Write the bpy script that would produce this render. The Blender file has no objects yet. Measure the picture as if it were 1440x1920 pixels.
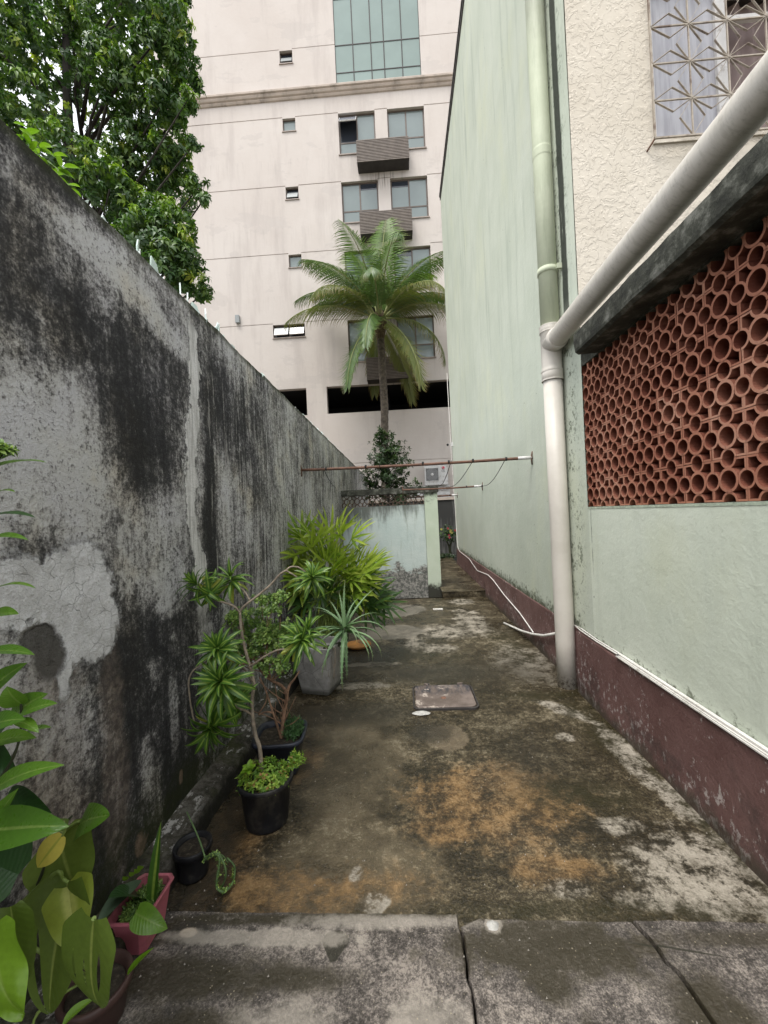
import bpy, math, random
from mathutils import Vector, Matrix, noise as mnoise
R=math.radians; rnd=random.Random(7); C=bpy.context.scene.collection; sc=bpy.context.scene
# ---------------------------------------------------------------- camera, sky, sun, exposure
cd=bpy.data.cameras.new('camera'); cam=bpy.data.objects.new('camera',cd); C.objects.link(cam)
cd.sensor_fit='HORIZONTAL'; cd.sensor_width=36.0; cd.lens=19.5; cd.clip_start=0.02; cd.clip_end=500
_r=Vector((0.997876,0.046105,-0.046019)); _u=Vector((0.046186,-0.002561,0.998930)); _f=Vector((-0.045937,0.998933,0.004685))
mw=Matrix.Identity(4)
for i in range(3): mw[i][0]=_r[i]; mw[i][1]=_u[i]; mw[i][2]=-_f[i]
mw[2][3]=1.6; cam.matrix_world=mw; sc.camera=cam
SUN_EL,SUN_AZ=R(64),R(212)
w=bpy.data.worlds.new('World'); sc.world=w; w.use_nodes=True; nt=w.node_tree; nt.nodes.clear()
sky=nt.nodes.new('ShaderNodeTexSky'); sky.sky_type='NISHITA'; sky.sun_disc=False; sky.sun_elevation=SUN_EL; sky.sun_rotation=SUN_AZ
sky.air_density=1.0; sky.dust_density=4.0; sky.ozone_density=1.0
hs=nt.nodes.new('ShaderNodeHueSaturation'); hs.inputs['Saturation'].default_value=0.12
mx=nt.nodes.new('ShaderNodeMix'); mx.data_type='RGBA'; mx.inputs[0].default_value=0.6; mx.inputs[7].default_value=(9.6,9.9,10.4,1)
bg=nt.nodes.new('ShaderNodeBackground'); bg.inputs[1].default_value=0.12; wo=nt.nodes.new('ShaderNodeOutputWorld')
nt.links.new(sky.outputs[0],hs.inputs['Color']); nt.links.new(hs.outputs[0],mx.inputs[6]); nt.links.new(mx.outputs[2],bg.inputs[0]); nt.links.new(bg.outputs[0],wo.inputs[0])
sl=bpy.data.lights.new('sun','SUN'); sl.energy=1.5; sl.angle=R(24); sl.color=(1,.96,.9)
so=bpy.data.objects.new('sun',sl); C.objects.link(so); so.rotation_euler=(R(90)-SUN_EL,0,-SUN_AZ+R(180)); so.location=(0,0,30)
vs=sc.view_settings; vs.view_transform='Standard'; vs.look='None'; vs.gamma=1; vs.exposure=0.93; vs.use_curve_mapping=False

# ---------------------------------------------------------------- node helpers
class N:
    def __init__(s,name,rough=.8,spec=.3):
        s.m=bpy.data.materials.new(name); s.m.use_nodes=True; s.t=s.m.node_tree
        s.b=s.t.nodes['Principled BSDF']; s.out=s.t.nodes['Material Output']
        s.b.inputs['Roughness'].default_value=rough; s.b.inputs['Specular IOR Level'].default_value=spec
        s._pos=None
    def n(s,t): return s.t.nodes.new('ShaderNode'+t)
    def L(s,a,b):
        if isinstance(a,(int,float)): b.default_value=a
        elif isinstance(a,tuple): b.default_value=(a+(1,))[:len(b.default_value)] if len(a)<len(b.default_value) else a
        else: s.t.links.new(a,b)
    def pos(s):
        if not s._pos: s._pos=s.n('NewGeometry').outputs['Position']
        return s._pos
    def obj(s): return s.n('TexCoord').outputs['Object']
    def rand(s): return s.n('ObjectInfo').outputs['Random']
    def attr(s,name): 
        a=s.n('Attribute'); a.attribute_name=name; return a.outputs['Fac']
    def map(s,v,scale=(1,1,1),loc=(0,0,0)):
        m=s.n('Mapping'); s.L(v,m.inputs[0]); m.inputs[3].default_value=scale; m.inputs[1].default_value=loc; return m.outputs[0]
    def noise(s,v,sc_=5,det=6,ro=.6,dist=0,col=False):
        x=s.n('TexNoise'); s.L(v,x.inputs['Vector']); x.inputs['Scale'].default_value=sc_; x.inputs['Detail'].default_value=det; x.inputs['Roughness'].default_value=ro; x.inputs['Distortion'].default_value=dist
        return x.outputs[1 if col else 0]
    def voro(s,v,sc_=5,feat='F1'):
        x=s.n('TexVoronoi'); x.feature=feat; s.L(v,x.inputs['Vector']); x.inputs['Scale'].default_value=sc_; return x.outputs['Distance']
    def mt(s,op,a,b=0,c=0):
        x=s.n('Math'); x.operation=op; s.L(a,x.inputs[0]); s.L(b,x.inputs[1]); s.L(c,x.inputs[2]); return x.outputs[0]
    def add(s,*a):
        r=a[0]
        for q in a[1:]: r=s.mt('ADD',r,q)
        return r
    def mul(s,*a):
        r=a[0]
        for q in a[1:]: r=s.mt('MULTIPLY',r,q)
        return r
    def inv(s,a): return s.mt('SUBTRACT',1,a)
    def mx(s,*a):
        r=a[0]
        for q in a[1:]: r=s.mt('MAXIMUM',r,q)
        return r
    def st(s,v,a,b):      # smoothstep a->b
        x=s.n('MapRange'); x.interpolation_type='SMOOTHSTEP'; s.L(v,x.inputs[0]); x.inputs[1].default_value=a; x.inputs[2].default_value=b; return x.outputs[0]
    def ramp(s,f,stops):
        x=s.n('ValToRGB'); s.L(f,x.inputs[0]); e=x.color_ramp.elements
        while len(e)<len(stops): e.new(.5)
        for i,(p,c) in enumerate(stops): e[i].position=p; e[i].color=tuple(c)+(1,) if len(c)==3 else c
        return x.outputs[0]
    def mix(s,f,a,b):
        x=s.n('Mix'); x.data_type='RGBA'; s.L(f,x.inputs[0]); s.L(a,x.inputs[6]); s.L(b,x.inputs[7]); return x.outputs[2]
    def mulc(s,a,b):
        x=s.n('Mix'); x.data_type='RGBA'; x.blend_type='MULTIPLY'; x.inputs[0].default_value=1; s.L(a,x.inputs[6]); s.L(b,x.inputs[7]); return x.outputs[2]
    def sep(s,v):
        x=s.n('SeparateXYZ'); s.L(v,x.inputs[0]); return x.outputs
    def comb(s,x_,y_,z_):
        x=s.n('CombineXYZ'); s.L(x_,x.inputs[0]); s.L(y_,x.inputs[1]); s.L(z_,x.inputs[2]); return x.outputs[0]
    def blob(s,a,b,ca,cb,ra,rb,soft,warp=None,k=.6,rot=0):
        da=s.mt('SUBTRACT',a,ca); db=s.mt('SUBTRACT',b,cb)
        if rot:
            c_,s_=math.cos(rot),math.sin(rot)
            da,db=s.add(s.mul(da,c_),s.mul(db,s_)),s.add(s.mul(da,-s_),s.mul(db,c_))
        da=s.mul(da,1/ra); db=s.mul(db,1/rb)
        d=s.mt('SQRT',s.add(s.mul(da,da),s.mul(db,db)))
        if warp is not None: d=s.mt('MULTIPLY_ADD',warp,k,d)   # warp is centred on 0
        return s.st(d,1+soft,1-soft)
    def bump(s,h,strength=.3,dist=.01,nrm=None):
        x=s.n('Bump'); s.L(h,x.inputs['Height']); x.inputs['Strength'].default_value=strength; x.inputs['Distance'].default_value=dist
        if nrm is not None: s.L(nrm,x.inputs['Normal'])
        return x.outputs[0]
    def done(s,col=None,rough=None,nrm=None,metal=None):
        if col is not None: s.L(col,s.b.inputs['Base Color'])
        if rough is not None: s.L(rough,s.b.inputs['Roughness'])
        if nrm is not None: s.L(nrm,s.b.inputs['Normal'])
        if metal is not None: s.L(metal,s.b.inputs['Metallic'])
        return s.m

def plain(name,col,rough=.7,spec=.3,metal=0,vary=.25,sc_=6,bump=0,bsc=40,dirt=None,dirtsc=3,space='pos'):
    q=N(name,rough,spec); v=q.pos() if space=='pos' else q.obj()
    f=q.noise(v,sc_,6,.65); d=q.st(f,.3,.7)
    c=q.mix(d,tuple(x*(1-vary) for x in col),tuple(min(1,x*(1+vary)) for x in col))
    if dirt: c=q.mix(q.mul(q.st(q.noise(v,dirtsc,8,.7),.5,.68),.8),c,dirt)
    nr=q.bump(q.noise(v,bsc,5,.7),bump,.01) if bump else None
    return q.done(c,q.mt('MULTIPLY_ADD',q.noise(v,sc_*2,4,.6),.3,rough-.15),nr,metal)

# ---------------------------------------------------------------- mesh helpers
ORG={}
def tag(o,label=None,cat=None,group=None,kind=None):
    if label: o['label']=label
    if cat: o['category']=cat
    if group: o['group']=group
    if kind: o['kind']=kind
    return o
def thing(name,label,cat,loc=(0,0,0),group=None,rot=0):
    o=bpy.data.objects.new(name,None); C.objects.link(o); o.location=loc; o.rotation_euler=(0,0,rot); o.empty_display_size=.1
    ORG[o.name]=Vector(loc); return tag(o,label,cat,group)
def org(o): return ORG.get(o.name,Vector((0,0,0))) if o else Vector((0,0,0))
class MB:
    def __init__(s): s.v=[]; s.f=[]; s.a={}; s.sm=[]
    def add(s,vs,fs,smooth=False,attrs=None):
        n=len(s.v); s.v+=[tuple(x) for x in vs]; s.f+=[tuple(i+n for i in f) for f in fs]; s.sm+=[smooth]*len(fs)
        for k in set(list(s.a)+list(attrs or {})):
            l=s.a.setdefault(k,[0.0]*n)
            if len(l)<n: l+= [0.0]*(n-len(l))
            l+= list(attrs[k]) if attrs and k in attrs else [0.0]*len(vs)
        return s
    def box(s,a,b,M=None):
        x0,y0,z0=a; x1,y1,z1=b
        vs=[(x0,y0,z0),(x1,y0,z0),(x1,y1,z0),(x0,y1,z0),(x0,y0,z1),(x1,y0,z1),(x1,y1,z1),(x0,y1,z1)]
        if M: vs=[tuple(M@Vector(q)) for q in vs]
        return s.add(vs,[(0,3,2,1),(4,5,6,7),(0,1,5,4),(1,2,6,5),(2,3,7,6),(3,0,4,7)])
    def tube(s,pts,rad,seg=8,cap=True,twist=0):
        pts=[Vector(p) for p in pts]; n=len(pts)
        if isinstance(rad,(int,float)): rad=[rad]*n
        vs=[]; up=None
        for i,p in enumerate(pts):
            t=(pts[min(i+1,n-1)]-pts[max(i-1,0)]).normalized()
            if up is None:
                up=Vector((0,0,1)) if abs(t.z)<.9 else Vector((1,0,0))
            x=t.cross(up).normalized(); y=x.cross(t).normalized(); up=y
            for k in range(seg):
                a=2*math.pi*k/seg+twist; vs.append(p+(x*math.cos(a)+y*math.sin(a))*rad[i])
        fs=[(i*seg+k,i*seg+(k+1)%seg,(i+1)*seg+(k+1)%seg,(i+1)*seg+k) for i in range(n-1) for k in range(seg)]
        s.add(vs,fs,True)
        if cap:
            m=len(s.v)-len(vs); s.f+=[tuple(m+k for k in range(seg))[::-1],tuple(m+(n-1)*seg+k for k in range(seg))]; s.sm+=[False,False]
        return s
    def lathe(s,prof,seg=24,c=(0,0,0),smooth=True,sq=0,M=None):   # prof [(r,z)]; sq>0 squarish
        vs=[]
        for r,z in prof:
            for k in range(seg):
                a=2*math.pi*k/seg; ca,sa=math.cos(a),math.sin(a)
                if sq: p=2/sq; ca=math.copysign(abs(ca)**p,ca); sa=math.copysign(abs(sa)**p,sa)
                q=Vector((r*ca,r*sa,z))
                if M: q=M@q
                vs.append(q+Vector(c))
        n=len(prof); fs=[(i*seg+k,i*seg+(k+1)%seg,(i+1)*seg+(k+1)%seg,(i+1)*seg+k) for i in range(n-1) for k in range(seg)]
        return s.add(vs,fs,smooth)
    def prism(s,poly,z0,z1,smooth=False):
        n=len(poly); vs=[(x,y,z0) for x,y in poly]+[(x,y,z1) for x,y in poly]
        return s.add(vs,[tuple(range(n))[::-1],tuple(range(n,2*n))]+[(i,(i+1)%n,n+(i+1)%n,n+i) for i in range(n)])
    def grid(s,fn,nu,nv,smooth=True):
        vs=[fn(i/nu,j/nv) for j in range(nv+1) for i in range(nu+1)]
        return s.add(vs,[(j*(nu+1)+i,j*(nu+1)+i+1,(j+1)*(nu+1)+i+1,(j+1)*(nu+1)+i) for j in range(nv) for i in range(nu)],smooth)
    def mesh(s,name,mat,off=None):
        me=bpy.data.meshes.new(name); o=off or Vector((0,0,0))
        me.from_pydata([(x-o.x,y-o.y,z-o.z) for x,y,z in s.v],[],s.f)
        me.polygons.foreach_set('use_smooth',s.sm)
        for k,l in s.a.items():
            l+= [0.0]*(len(s.v)-len(l)); a=me.attributes.new(k,'FLOAT','POINT'); a.data.foreach_set('value',l)
        if mat: me.materials.append(mat)
        me.update(); return me
    def build(s,name,mat,parent=None,local=False):
        off=Vector((0,0,0)) if local else org(parent)
        o=bpy.data.objects.new(name,s.mesh(name,mat,off)); C.objects.link(o)
        if parent is not None: o.parent=parent; ORG[o.name]=org(parent)
        return o
def inst(name,me,parent,M):
    o=bpy.data.objects.new(name,me); C.objects.link(o)
    if parent is not None: o.parent=parent; M=Matrix.Translation(-org(parent))@M
    o.matrix_local=M; return o
def struct(name,mb,mat): return tag(mb.build(name,mat),kind='structure')
def frame(origin,d,up=(0,0,1),s=1.0,roll=0):      # local +Y -> d, +Z roughly up
    y=Vector(d).normalized(); u=Vector(up); x=y.cross(u)
    if x.length<1e-4: x=y.cross(Vector((1,0,0)))
    x.normalize(); z=x.cross(y)
    if roll: q=Matrix.Rotation(roll,3,y); x=q@x; z=q@z
    M=Matrix.Identity(4)
    for i in range(3): M[i][0]=x[i]*s; M[i][1]=y[i]*s; M[i][2]=z[i]*s; M[i][3]=origin[i]
    return M
def leaf(mb,L,W,curl=.6,fold=.25,n=6,half=1,shape=(.0,1.0),M=None,v=0.0,tipp=1.0,wav=0,base=.08,pw=.9):
    # blade along +Y; fold raises the edges, curl bends it down
    vs=[]; av=[];au=[]; at=[]; x=Vector((0,0,0)); ang=0
    cols=[k/half for k in range(-half,half+1)]
    for i in range(n+1):
        t=i/n; wd=W*.5*max(0.015,(math.sin(math.pi*min(1,(t**pw)*(1-base)+base))**.8) if t<1 else .015)
        ang=curl*t*t if curl>=0 else curl*t
        if i: x=x+Vector((0,math.cos(ang),-math.sin(ang)))*(L/n)
        nz=Vector((0,math.sin(ang),math.cos(ang)))
        for c_ in cols:
            p=x+Vector((c_*wd*math.cos(fold*abs(c_)),0,0))+nz*(abs(c_)*wd*math.sin(fold)+wav*W*math.sin(t*9+c_*2)*abs(c_))
            vs.append(M@p if M else p); av.append(v); au.append(abs(c_)); at.append(t)
    w_=2*half+1
    fs=[(i*w_+k,i*w_+k+1,(i+1)*w_+k+1,(i+1)*w_+k) for i in range(n) for k in range(w_-1)]
    mb.add(vs,fs,True,{'v':av,'u':au,'t':at}); return mb
def leafmat(name,c0,c1,mid=None,midw=.25,rough=.42,trans=.3,edge=None,tip=None,spec=.4,vein=False):
    q=N(name,rough,spec); f=q.mt('FRACT',q.add(q.rand(),q.attr('v')))
    c=q.mix(f,c0,c1); u=q.attr('u'); t=q.attr('t')
    nz=q.noise(q.obj(),60,3,.6)
    if mid: c=q.mix(q.st(u,midw,midw*.35),c,mid)
    if edge: c=q.mix(q.st(u,.6,.95),c,edge)
    if tip: c=q.mix(q.st(q.add(t,q.mul(nz,.3)),.75,1.15),c,tip)
    c=q.mix(q.mul(q.st(nz,.35,.7),.25),c,tuple(x*.6 for x in c0))
    nr=None
    if vein:
        wv=q.mt('SINE',q.add(q.mul(t,70),q.mul(u,-14))); nr=q.bump(q.add(q.mul(wv,.35),nz),.25,.002)
    q.done(c,q.mt('MULTIPLY_ADD',nz,.2,rough-.1),nr)
    tr=q.n('BsdfTranslucent'); q.L(q.mulc(c,(1.1,1.25,.55)),tr.inputs[0]); ms=q.n('MixShader'); ms.inputs[0].default_value=trans
    q.t.links.new(q.b.outputs[0],ms.inputs[1]); q.t.links.new(tr.outputs[0],ms.inputs[2]); q.t.links.new(ms.outputs[0],q.out.inputs[0]); return q.m

# ---------------------------------------------------------------- materials of the place
def mat_mould_wall():
    q=N('mould_stained_plaster',.9,.15); P=q.sep(q.pos())
    y=q.mul(P[1],1/.9535); z=q.mt('MULTIPLY_ADD',q.mt('SUBTRACT',P[2],1.6),1/.9535,1.6); p=q.comb(0,y,z)
    wn=q.mt('SUBTRACT',q.noise(p,3.2,9,.68),.5); wf=q.mt('SUBTRACT',q.noise(p,14,6,.7),.5); warp=q.add(q.mul(wn,3.6),q.mul(wf,2.6))
    strk=q.noise(q.map(p,(1,6,.55)),1.6,9,.66); strk2=q.noise(q.map(p,(1,22,.9)),1.2,7,.6)
    big=q.noise(p,1.15,9,.68); mid=q.noise(p,5,8,.72); gr=q.noise(p,60,4,.75); gr2=q.noise(p,22,6,.75)
    def B(*a,**k): return q.blob(y,z,*a,warp=warp,**k)
    dark=q.mx(B(2.05,2.2,.32,.42,.4),B(2.1,2.42,.5,.2,.4),B(2.0,1.02,.3,.13,.3),B(2.25,.55,.24,.55,.3),B(1.9,.75,.14,.45,.3),B(2.75,1.6,.10,.9,.3),B(3.2,2.45,.5,.35,.5),B(1.7,.15,.3,.25,.4),B(1.5,2.95,.3,.1,.5))
    lite=q.mx(B(1.75,2.83,.45,.09,.6,rot=-.1),B(2.25,2.7,.3,.08,.5,rot=-.25),B(1.5,1.85,.34,.3,.5),B(2.08,1.48,.26,.3,.25),B(1.35,1.75,.3,.2,.5),B(1.35,.85,.22,.5,.4),B(2.2,.6,.05,.25,.4),B(1.95,.45,.05,.14,.4),B(2.95,1.6,.13,.5,.5),B(2.2,1.32,.15,.24,.2))
    far=q.st(y,2.6,3.4)
    D=q.add(q.mul(big,.55),q.mul(strk,.55),q.mul(mid,.32),q.mul(q.mt('SUBTRACT',gr2,.5),.75),q.mul(q.mt('SUBTRACT',gr,.5),.6),q.mul(q.mt('SUBTRACT',q.noise(p,130,3,.8),.5),.35),q.mul(q.mt('SUBTRACT',big,.5),.35),q.mul(dark,.21),q.mul(lite,-.19),q.mul(q.st(z,1.1,.3),.04),q.mul(far,-.06),-.165)
    D=q.add(D,q.mul(q.mt('SUBTRACT',strk2,.5),q.mt('MULTIPLY_ADD',far,.35,.26)))
    col=q.ramp(D,[(.33,(.56,.555,.54)),(.44,(.40,.39,.375)),(.525,(.225,.218,.21)),(.60,(.118,.114,.111)),(.68,(.058,.057,.057)),(.84,(.030,.030,.031))])
    tint=q.ramp(q.noise(p,2.4,5,.6),[(.35,(1,1,1.05)),(.55,(1,1,.99)),(.68,(1.05,1,.90))])
    col=q.mulc(col,tint); pits=q.mul(q.st(q.add(gr,q.mul(gr2,.5)),.80,.88),q.st(q.noise(p,4,5,.6),.36,.52)); col=q.mix(q.mul(pits,.6),col,(.045,.043,.041)); fl_=q.mul(q.st(q.add(gr,q.mul(gr2,.6)),.68,.60),q.st(q.noise(p,3.3,5,.65),.5,.6)); col=q.mix(q.mul(fl_,.5),col,(.42,.41,.385))
    # brown run, exposed render, white plaster patch with hairline cracks, white trickle
    brn=q.mx(B(1.74,.55,.07,.5,.5),B(1.45,1.05,.13,.13,.4),B(1.42,.6,.14,.4,.6)); col=q.mix(q.mul(brn,.5),col,q.mix(q.st(gr2,.4,.6),(.30,.245,.20),(.13,.105,.09)))
    brick=q.mx(B(1.88,.115,.045,.055,.25),B(2.25,.2,.018,.03,.3)); col=q.mix(brick,col,(.42,.29,.22))
    patch=q.mx(B(1.53,1.37,.255,.175,.10,k=.38),B(1.62,1.2,.18,.15,.10,k=.38),B(1.5,1.08,.04,.12,.15,k=.5),B(1.33,1.4,.18,.13,.12,k=.4))
    hole=q.mx(B(1.40,1.225,.075,.05,.12,k=.35),B(1.44,1.14,.07,.09,.25,k=.4)); patch=q.mul(patch,q.inv(hole))
    ce=q.voro(q.map(q.add(0,0) if False else p,(1,1,1)),1,'DISTANCE_TO_EDGE')
    pw=q.n('VectorMath'); pw.operation='ADD'; q.L(p,pw.inputs[0]); nn=q.n('VectorMath'); nn.operation='SCALE'; q.L(q.noise(p,9,4,.6,col=True),nn.inputs[0]); nn.inputs[3].default_value=.07; q.t.links.new(nn.outputs[0],pw.inputs[1])
    crk=q.voro(pw.outputs[0],15,'DISTANCE_TO_EDGE'); crack=q.mul(q.st(crk,.016,.0),q.st(q.noise(p,6,3,.5),.42,.6),patch)
    pc=q.mix(q.st(q.noise(p,7,7,.7),.3,.75),(.80,.80,.81),(.52,.515,.51)); pc=q.mix(q.mul(crack,.5),pc,(.19,.18,.17))
    col=q.mix(patch,col,pc); col=q.mix(q.mul(hole,.9),col,(.085,.08,.073))
    # the white trickle: its centre line wanders with height
    cz=q.add(2.545,q.mul(q.mt('SINE',q.mt('MULTIPLY_ADD',z,3.4,-1.3)),.06),q.mul(wn,.30)); wd=q.mt('MULTIPLY_ADD',q.noise(q.map(p,(1,.01,1)),2.6,3,.5),.10,.018)
    dy=q.mt('ABSOLUTE',q.mt('SUBTRACT',y,cz)); tr=q.st(q.add(q.mt('DIVIDE',dy,wd),q.mul(wf,2.2)),1.1,.85); tr=q.mul(tr,q.st(z,.12,.3),q.st(z,2.95,2.8),q.mt('MULTIPLY_ADD',q.st(z,.95,1.15),.55,.45))
    trc=q.mix(q.st(q.noise(q.map(p,(1,18,1.5)),2,6,.7),.4,.65),(.74,.73,.71),(.42,.41,.39))
    col=q.mix(q.mul(tr,q.st(q.add(gr2,q.mul(strk2,.6)),.42,.62) if False else tr),col,trc)
    # pale flaked drips further along
    dr=q.mul(q.st(q.add(q.noise(q.map(p,(1,13,1.0)),1.6,7,.62),q.mul(q.mt('SUBTRACT',gr,.5),.3)),.585,.64),q.st(y,2.62,2.8),q.inv(q.mul(q.st(z,2.5,2.8),.7)))
    col=q.mix(q.mul(dr,.75),col,(.36,.345,.32))
    moss=q.mx(q.mul(q.st(z,.42,.12),q.st(q.add(mid,q.mul(gr2,.4)),.5,.8)),q.mul(q.st(z,2.93,2.98),.9)); col=q.mix(q.mul(moss,.75),col,(.035,.042,.014))
    h=q.add(q.mul(gr,.5),q.mul(gr2,.8),q.mul(mid,1.0),q.mul(patch,.45),q.mul(tr,.35),q.mul(crack,-.35),q.mul(hole,-.5),q.mul(D,-.5))
    return q.done(col,q.mt('MULTIPLY_ADD',D,.15,.75),q.bump(h,1.0,.035))

def mat_floor(front=False):
    q=N('wet_mossy_concrete' if not front else 'worn_concrete_slab',.5,.4); P=q.sep(q.pos()); x,y=P[0],P[1]; p=q.comb(x,y,P[2])
    wn=q.mt('SUBTRACT',q.noise(p,3,9,.68),.5); wf=q.mt('SUBTRACT',q.noise(p,13,6,.72),.5); warp=q.add(q.mul(wn,4.0),q.mul(wf,3.0))
    big=q.noise(p,1.5,9,.66); mid=q.noise(p,6,8,.72); gr=q.noise(p,75,3,.75); gr2=q.noise(p,26,6,.75)
    def B(*a,**k): return q.blob(x,y,*a,warp=warp,**k)
    if not front:
        fn=q.mt('SUBTRACT',q.noise(p,140,3,.8),.5)
        D=q.add(q.mul(big,.75),q.mul(mid,.55),q.mul(q.mt('SUBTRACT',gr2,.5),.9),q.mul(q.mt('SUBTRACT',gr,.5),.75),q.mul(fn,.4),.0)
        col=q.ramp(D,[(.40,(.22,.198,.152)),(.50,(.135,.117,.083)),(.585,(.075,.062,.039)),(.68,(.038,.030,.018)),(.82,(.019,.016,.009))])
        grey=q.mx(B(-.35,2.5,.28,.5,.6),B(-.3,1.9,.35,.3,.6),B(-.45,3.05,.3,.25,.6)); col=q.mix(q.mul(grey,.6,q.st(q.add(gr2,q.mul(gr,.8)),.75,1.05)),col,(.185,.155,.11))
        rust=q.mx(B(.40,2.32,.42,.30,.45),B(.58,1.87,.2,.08,.5),B(.15,2.12,.2,.1,.5),B(-.55,1.78,.45,.11,.5),B(-.92,2.1,.14,.5,.6),B(-.85,2.75,.2,.25,.6))
        rc=q.mix(q.st(q.add(mid,q.mul(gr2,.6),q.mul(gr,.4)),.8,1.2),(.30,.18,.075),(.125,.068,.027)); rm=q.mul(rust,q.st(q.add(mid,q.mul(gr,.15),q.mul(gr2,.2)),.88,.5)); col=q.mix(q.mul(rm,.66),col,rc)
        lite=q.mx(B(1.22,1.85,.26,.22,.3),B(1.0,2.12,.12,.05,.4),B(1.13,1.74,.3,.06,.4),B(1.18,3.35,.2,.06,.35,rot=-.9),B(1.34,2.75,.07,.4,.35),B(1.38,2.32,.06,.18,.3),B(1.05,2.95,.05,.05,.4),B(-.2,1.72,.06,.05,.2),B(-.29,1.86,.03,.04,.2),B(.62,1.78,.08,.04,.4),B(-.4,4.45,.25,.07,.35),B(.55,5.6,.5,.25,.6),B(.9,6.1,.2,.7,.25),B(.06,5.2,.12,.25,.4),B(.3,4.9,.2,.15,.4),B(1.2,4.4,.25,.4,.8),B(-.5,3.9,.2,.08,.5),B(.95,7.4,.2,.2,.3))
        lc=q.mix(q.st(q.add(mid,q.mul(gr,.7)),.65,1.05),(.37,.35,.325),(.15,.137,.115)); col=q.mix(q.mul(lite,q.st(q.add(mid,q.mul(gr2,.8),q.mul(gr,.25)),1.17,.95)),col,lc)
        slab=q.mx(B(-.2,6.9,.5,.42,.06,k=.12),B(-.25,5.65,.45,.33,.08,k=.15)); sc2=q.mix(q.st(mid,.35,.7),(.21,.20,.185),(.10,.095,.085)); col=q.mix(q.mul(slab,.8),col,sc2)
        sq=B(.24,2.98,.15,.17,.1,k=.15); col=q.mix(q.mul(sq,.5),col,(.20,.165,.125))
        moss=q.mx(B(1.1,3.6,.35,.1,.5),B(1.42,2.6,.05,1.2,.5),B(1.3,3.1,.12,.5,.6),B(.9,2.35,.3,.16,.5),B(-.2,6.2,.5,.15,.4),B(1.2,5.0,.2,.8,.6),B(-.1,4.7,.6,.25,.6),B(.7,1.68,.7,.05,.5)); col=q.mix(q.mul(moss,.8,q.st(q.add(mid,q.mul(gr2,.4)),.5,.85)),col,(.026,.024,.009))
        dk=q.mx(B(-.55,3.35,.5,.22,.6),q.mul(B(-.78,2.75,.36,.55,.7),.7),q.mul(B(-.6,4.4,.3,.4,.6),.8),q.mul(B(.9,4.2,.5,.4,.7),.7),q.mul(B(.75,2.75,.22,.3,.7),.6),B(-1.0,1.95,.12,.5,.5),B(.5,4.15,.8,.22,.6),B(.12,3.05,.16,.13,.4)); col=q.mix(q.mul(dk,.75),col,(.028,.025,.019))
        wetm=q.st(q.add(big,q.mul(dk,.3)),.36,.62)
        rough=q.add(.42,q.mul(wetm,-.28),q.mul(gr2,.2),q.mul(lite,.2),q.mul(rust,.15))
    else:
        fn=q.mt('SUBTRACT',q.noise(p,150,3,.8),.5); D=q.add(q.mul(big,.6),q.mul(mid,.75),q.mul(q.mt('SUBTRACT',gr2,.5),.9),q.mul(q.mt('SUBTRACT',gr,.5),.75),q.mul(fn,.6),-.12)
        col=q.ramp(D,[(.34,(.30,.275,.255)),(.46,(.185,.170,.160)),(.57,(.118,.107,.102)),(.68,(.066,.060,.056)),(.85,(.033,.030,.027))])
        wet=q.mx(q.mul(B(1.15,1.56,.3,.04,.5),.8),B(-.1,1.645,.5,.014,.5),B(.9,1.3,.12,.16,.5),B(-.5,1.42,.22,.04,.6),B(.48,1.53,.40,.10,.25),B(.42,1.42,.10,.06,.3),B(-.85,1.42,.4,.07,.45),B(-.75,1.25,.2,.09,.4),B(-1.0,1.58,.13,.045,.3),B(-.7,1.63,.4,.022,.4),B(.5,1.2,.06,.12,.4)); col=q.mix(q.mul(wet,.9,q.st(q.add(mid,q.mul(gr,.4)),.35,.65)),col,(.034,.029,.016))
        pit_=q.mx(q.mul(B(-.325,1.53,.055,.055,.08,k=.12),q.st(q.add(y,q.mul(q.mt('ABSOLUTE',q.add(x,.325)),-1.6)),1.455,1.465)),B(.9,1.525,.17,.004,.5,k=.2,rot=-.18)); col=q.mix(q.mul(pit_,.9),col,(.022,.022,.014))
        rg=B(-.90,1.575,.10,.045,.25,k=.15); col=q.mix(q.mul(rg,.8),col,(.035,.032,.026)); col=q.mix(B(-.905,1.578,.032,.018,.25,k=.15),col,(.42,.37,.31))
        lt=q.mx(B(-.62,1.56,.36,.03,.3),B(-.15,1.62,.32,.03,.4),B(.0,1.30,.12,.06,.6),B(-.45,1.30,.14,.05,.6),B(.27,1.615,.03,.03,.2)); col=q.mix(q.mul(lt,.6),col,(.38,.36,.33))
        peb=q.voro(p,55); col=q.mix(q.mul(q.st(peb,.16,.1),q.st(mid,.45,.6),.7),col,(.42,.38,.30))
        scr=q.noise(q.map(p,(9,1.2,1)),6,6,.7); col=q.mix(q.mul(q.st(scr,.6,.68),q.st(x,.7,.9),.6),col,(.07,.063,.055))
        rough=q.add(.72,q.mul(wet,-.3),q.mul(gr2,.12))
    h=q.add(q.mul(gr,.8),q.mul(gr2,.8),q.mul(mid,.8),q.mul(D,-.3))
    col=q.mulc(col,(.98,.93,.82) if not front else (.98,.93,.86)); return q.done(col,rough,q.bump(h,.8,.014))

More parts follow.
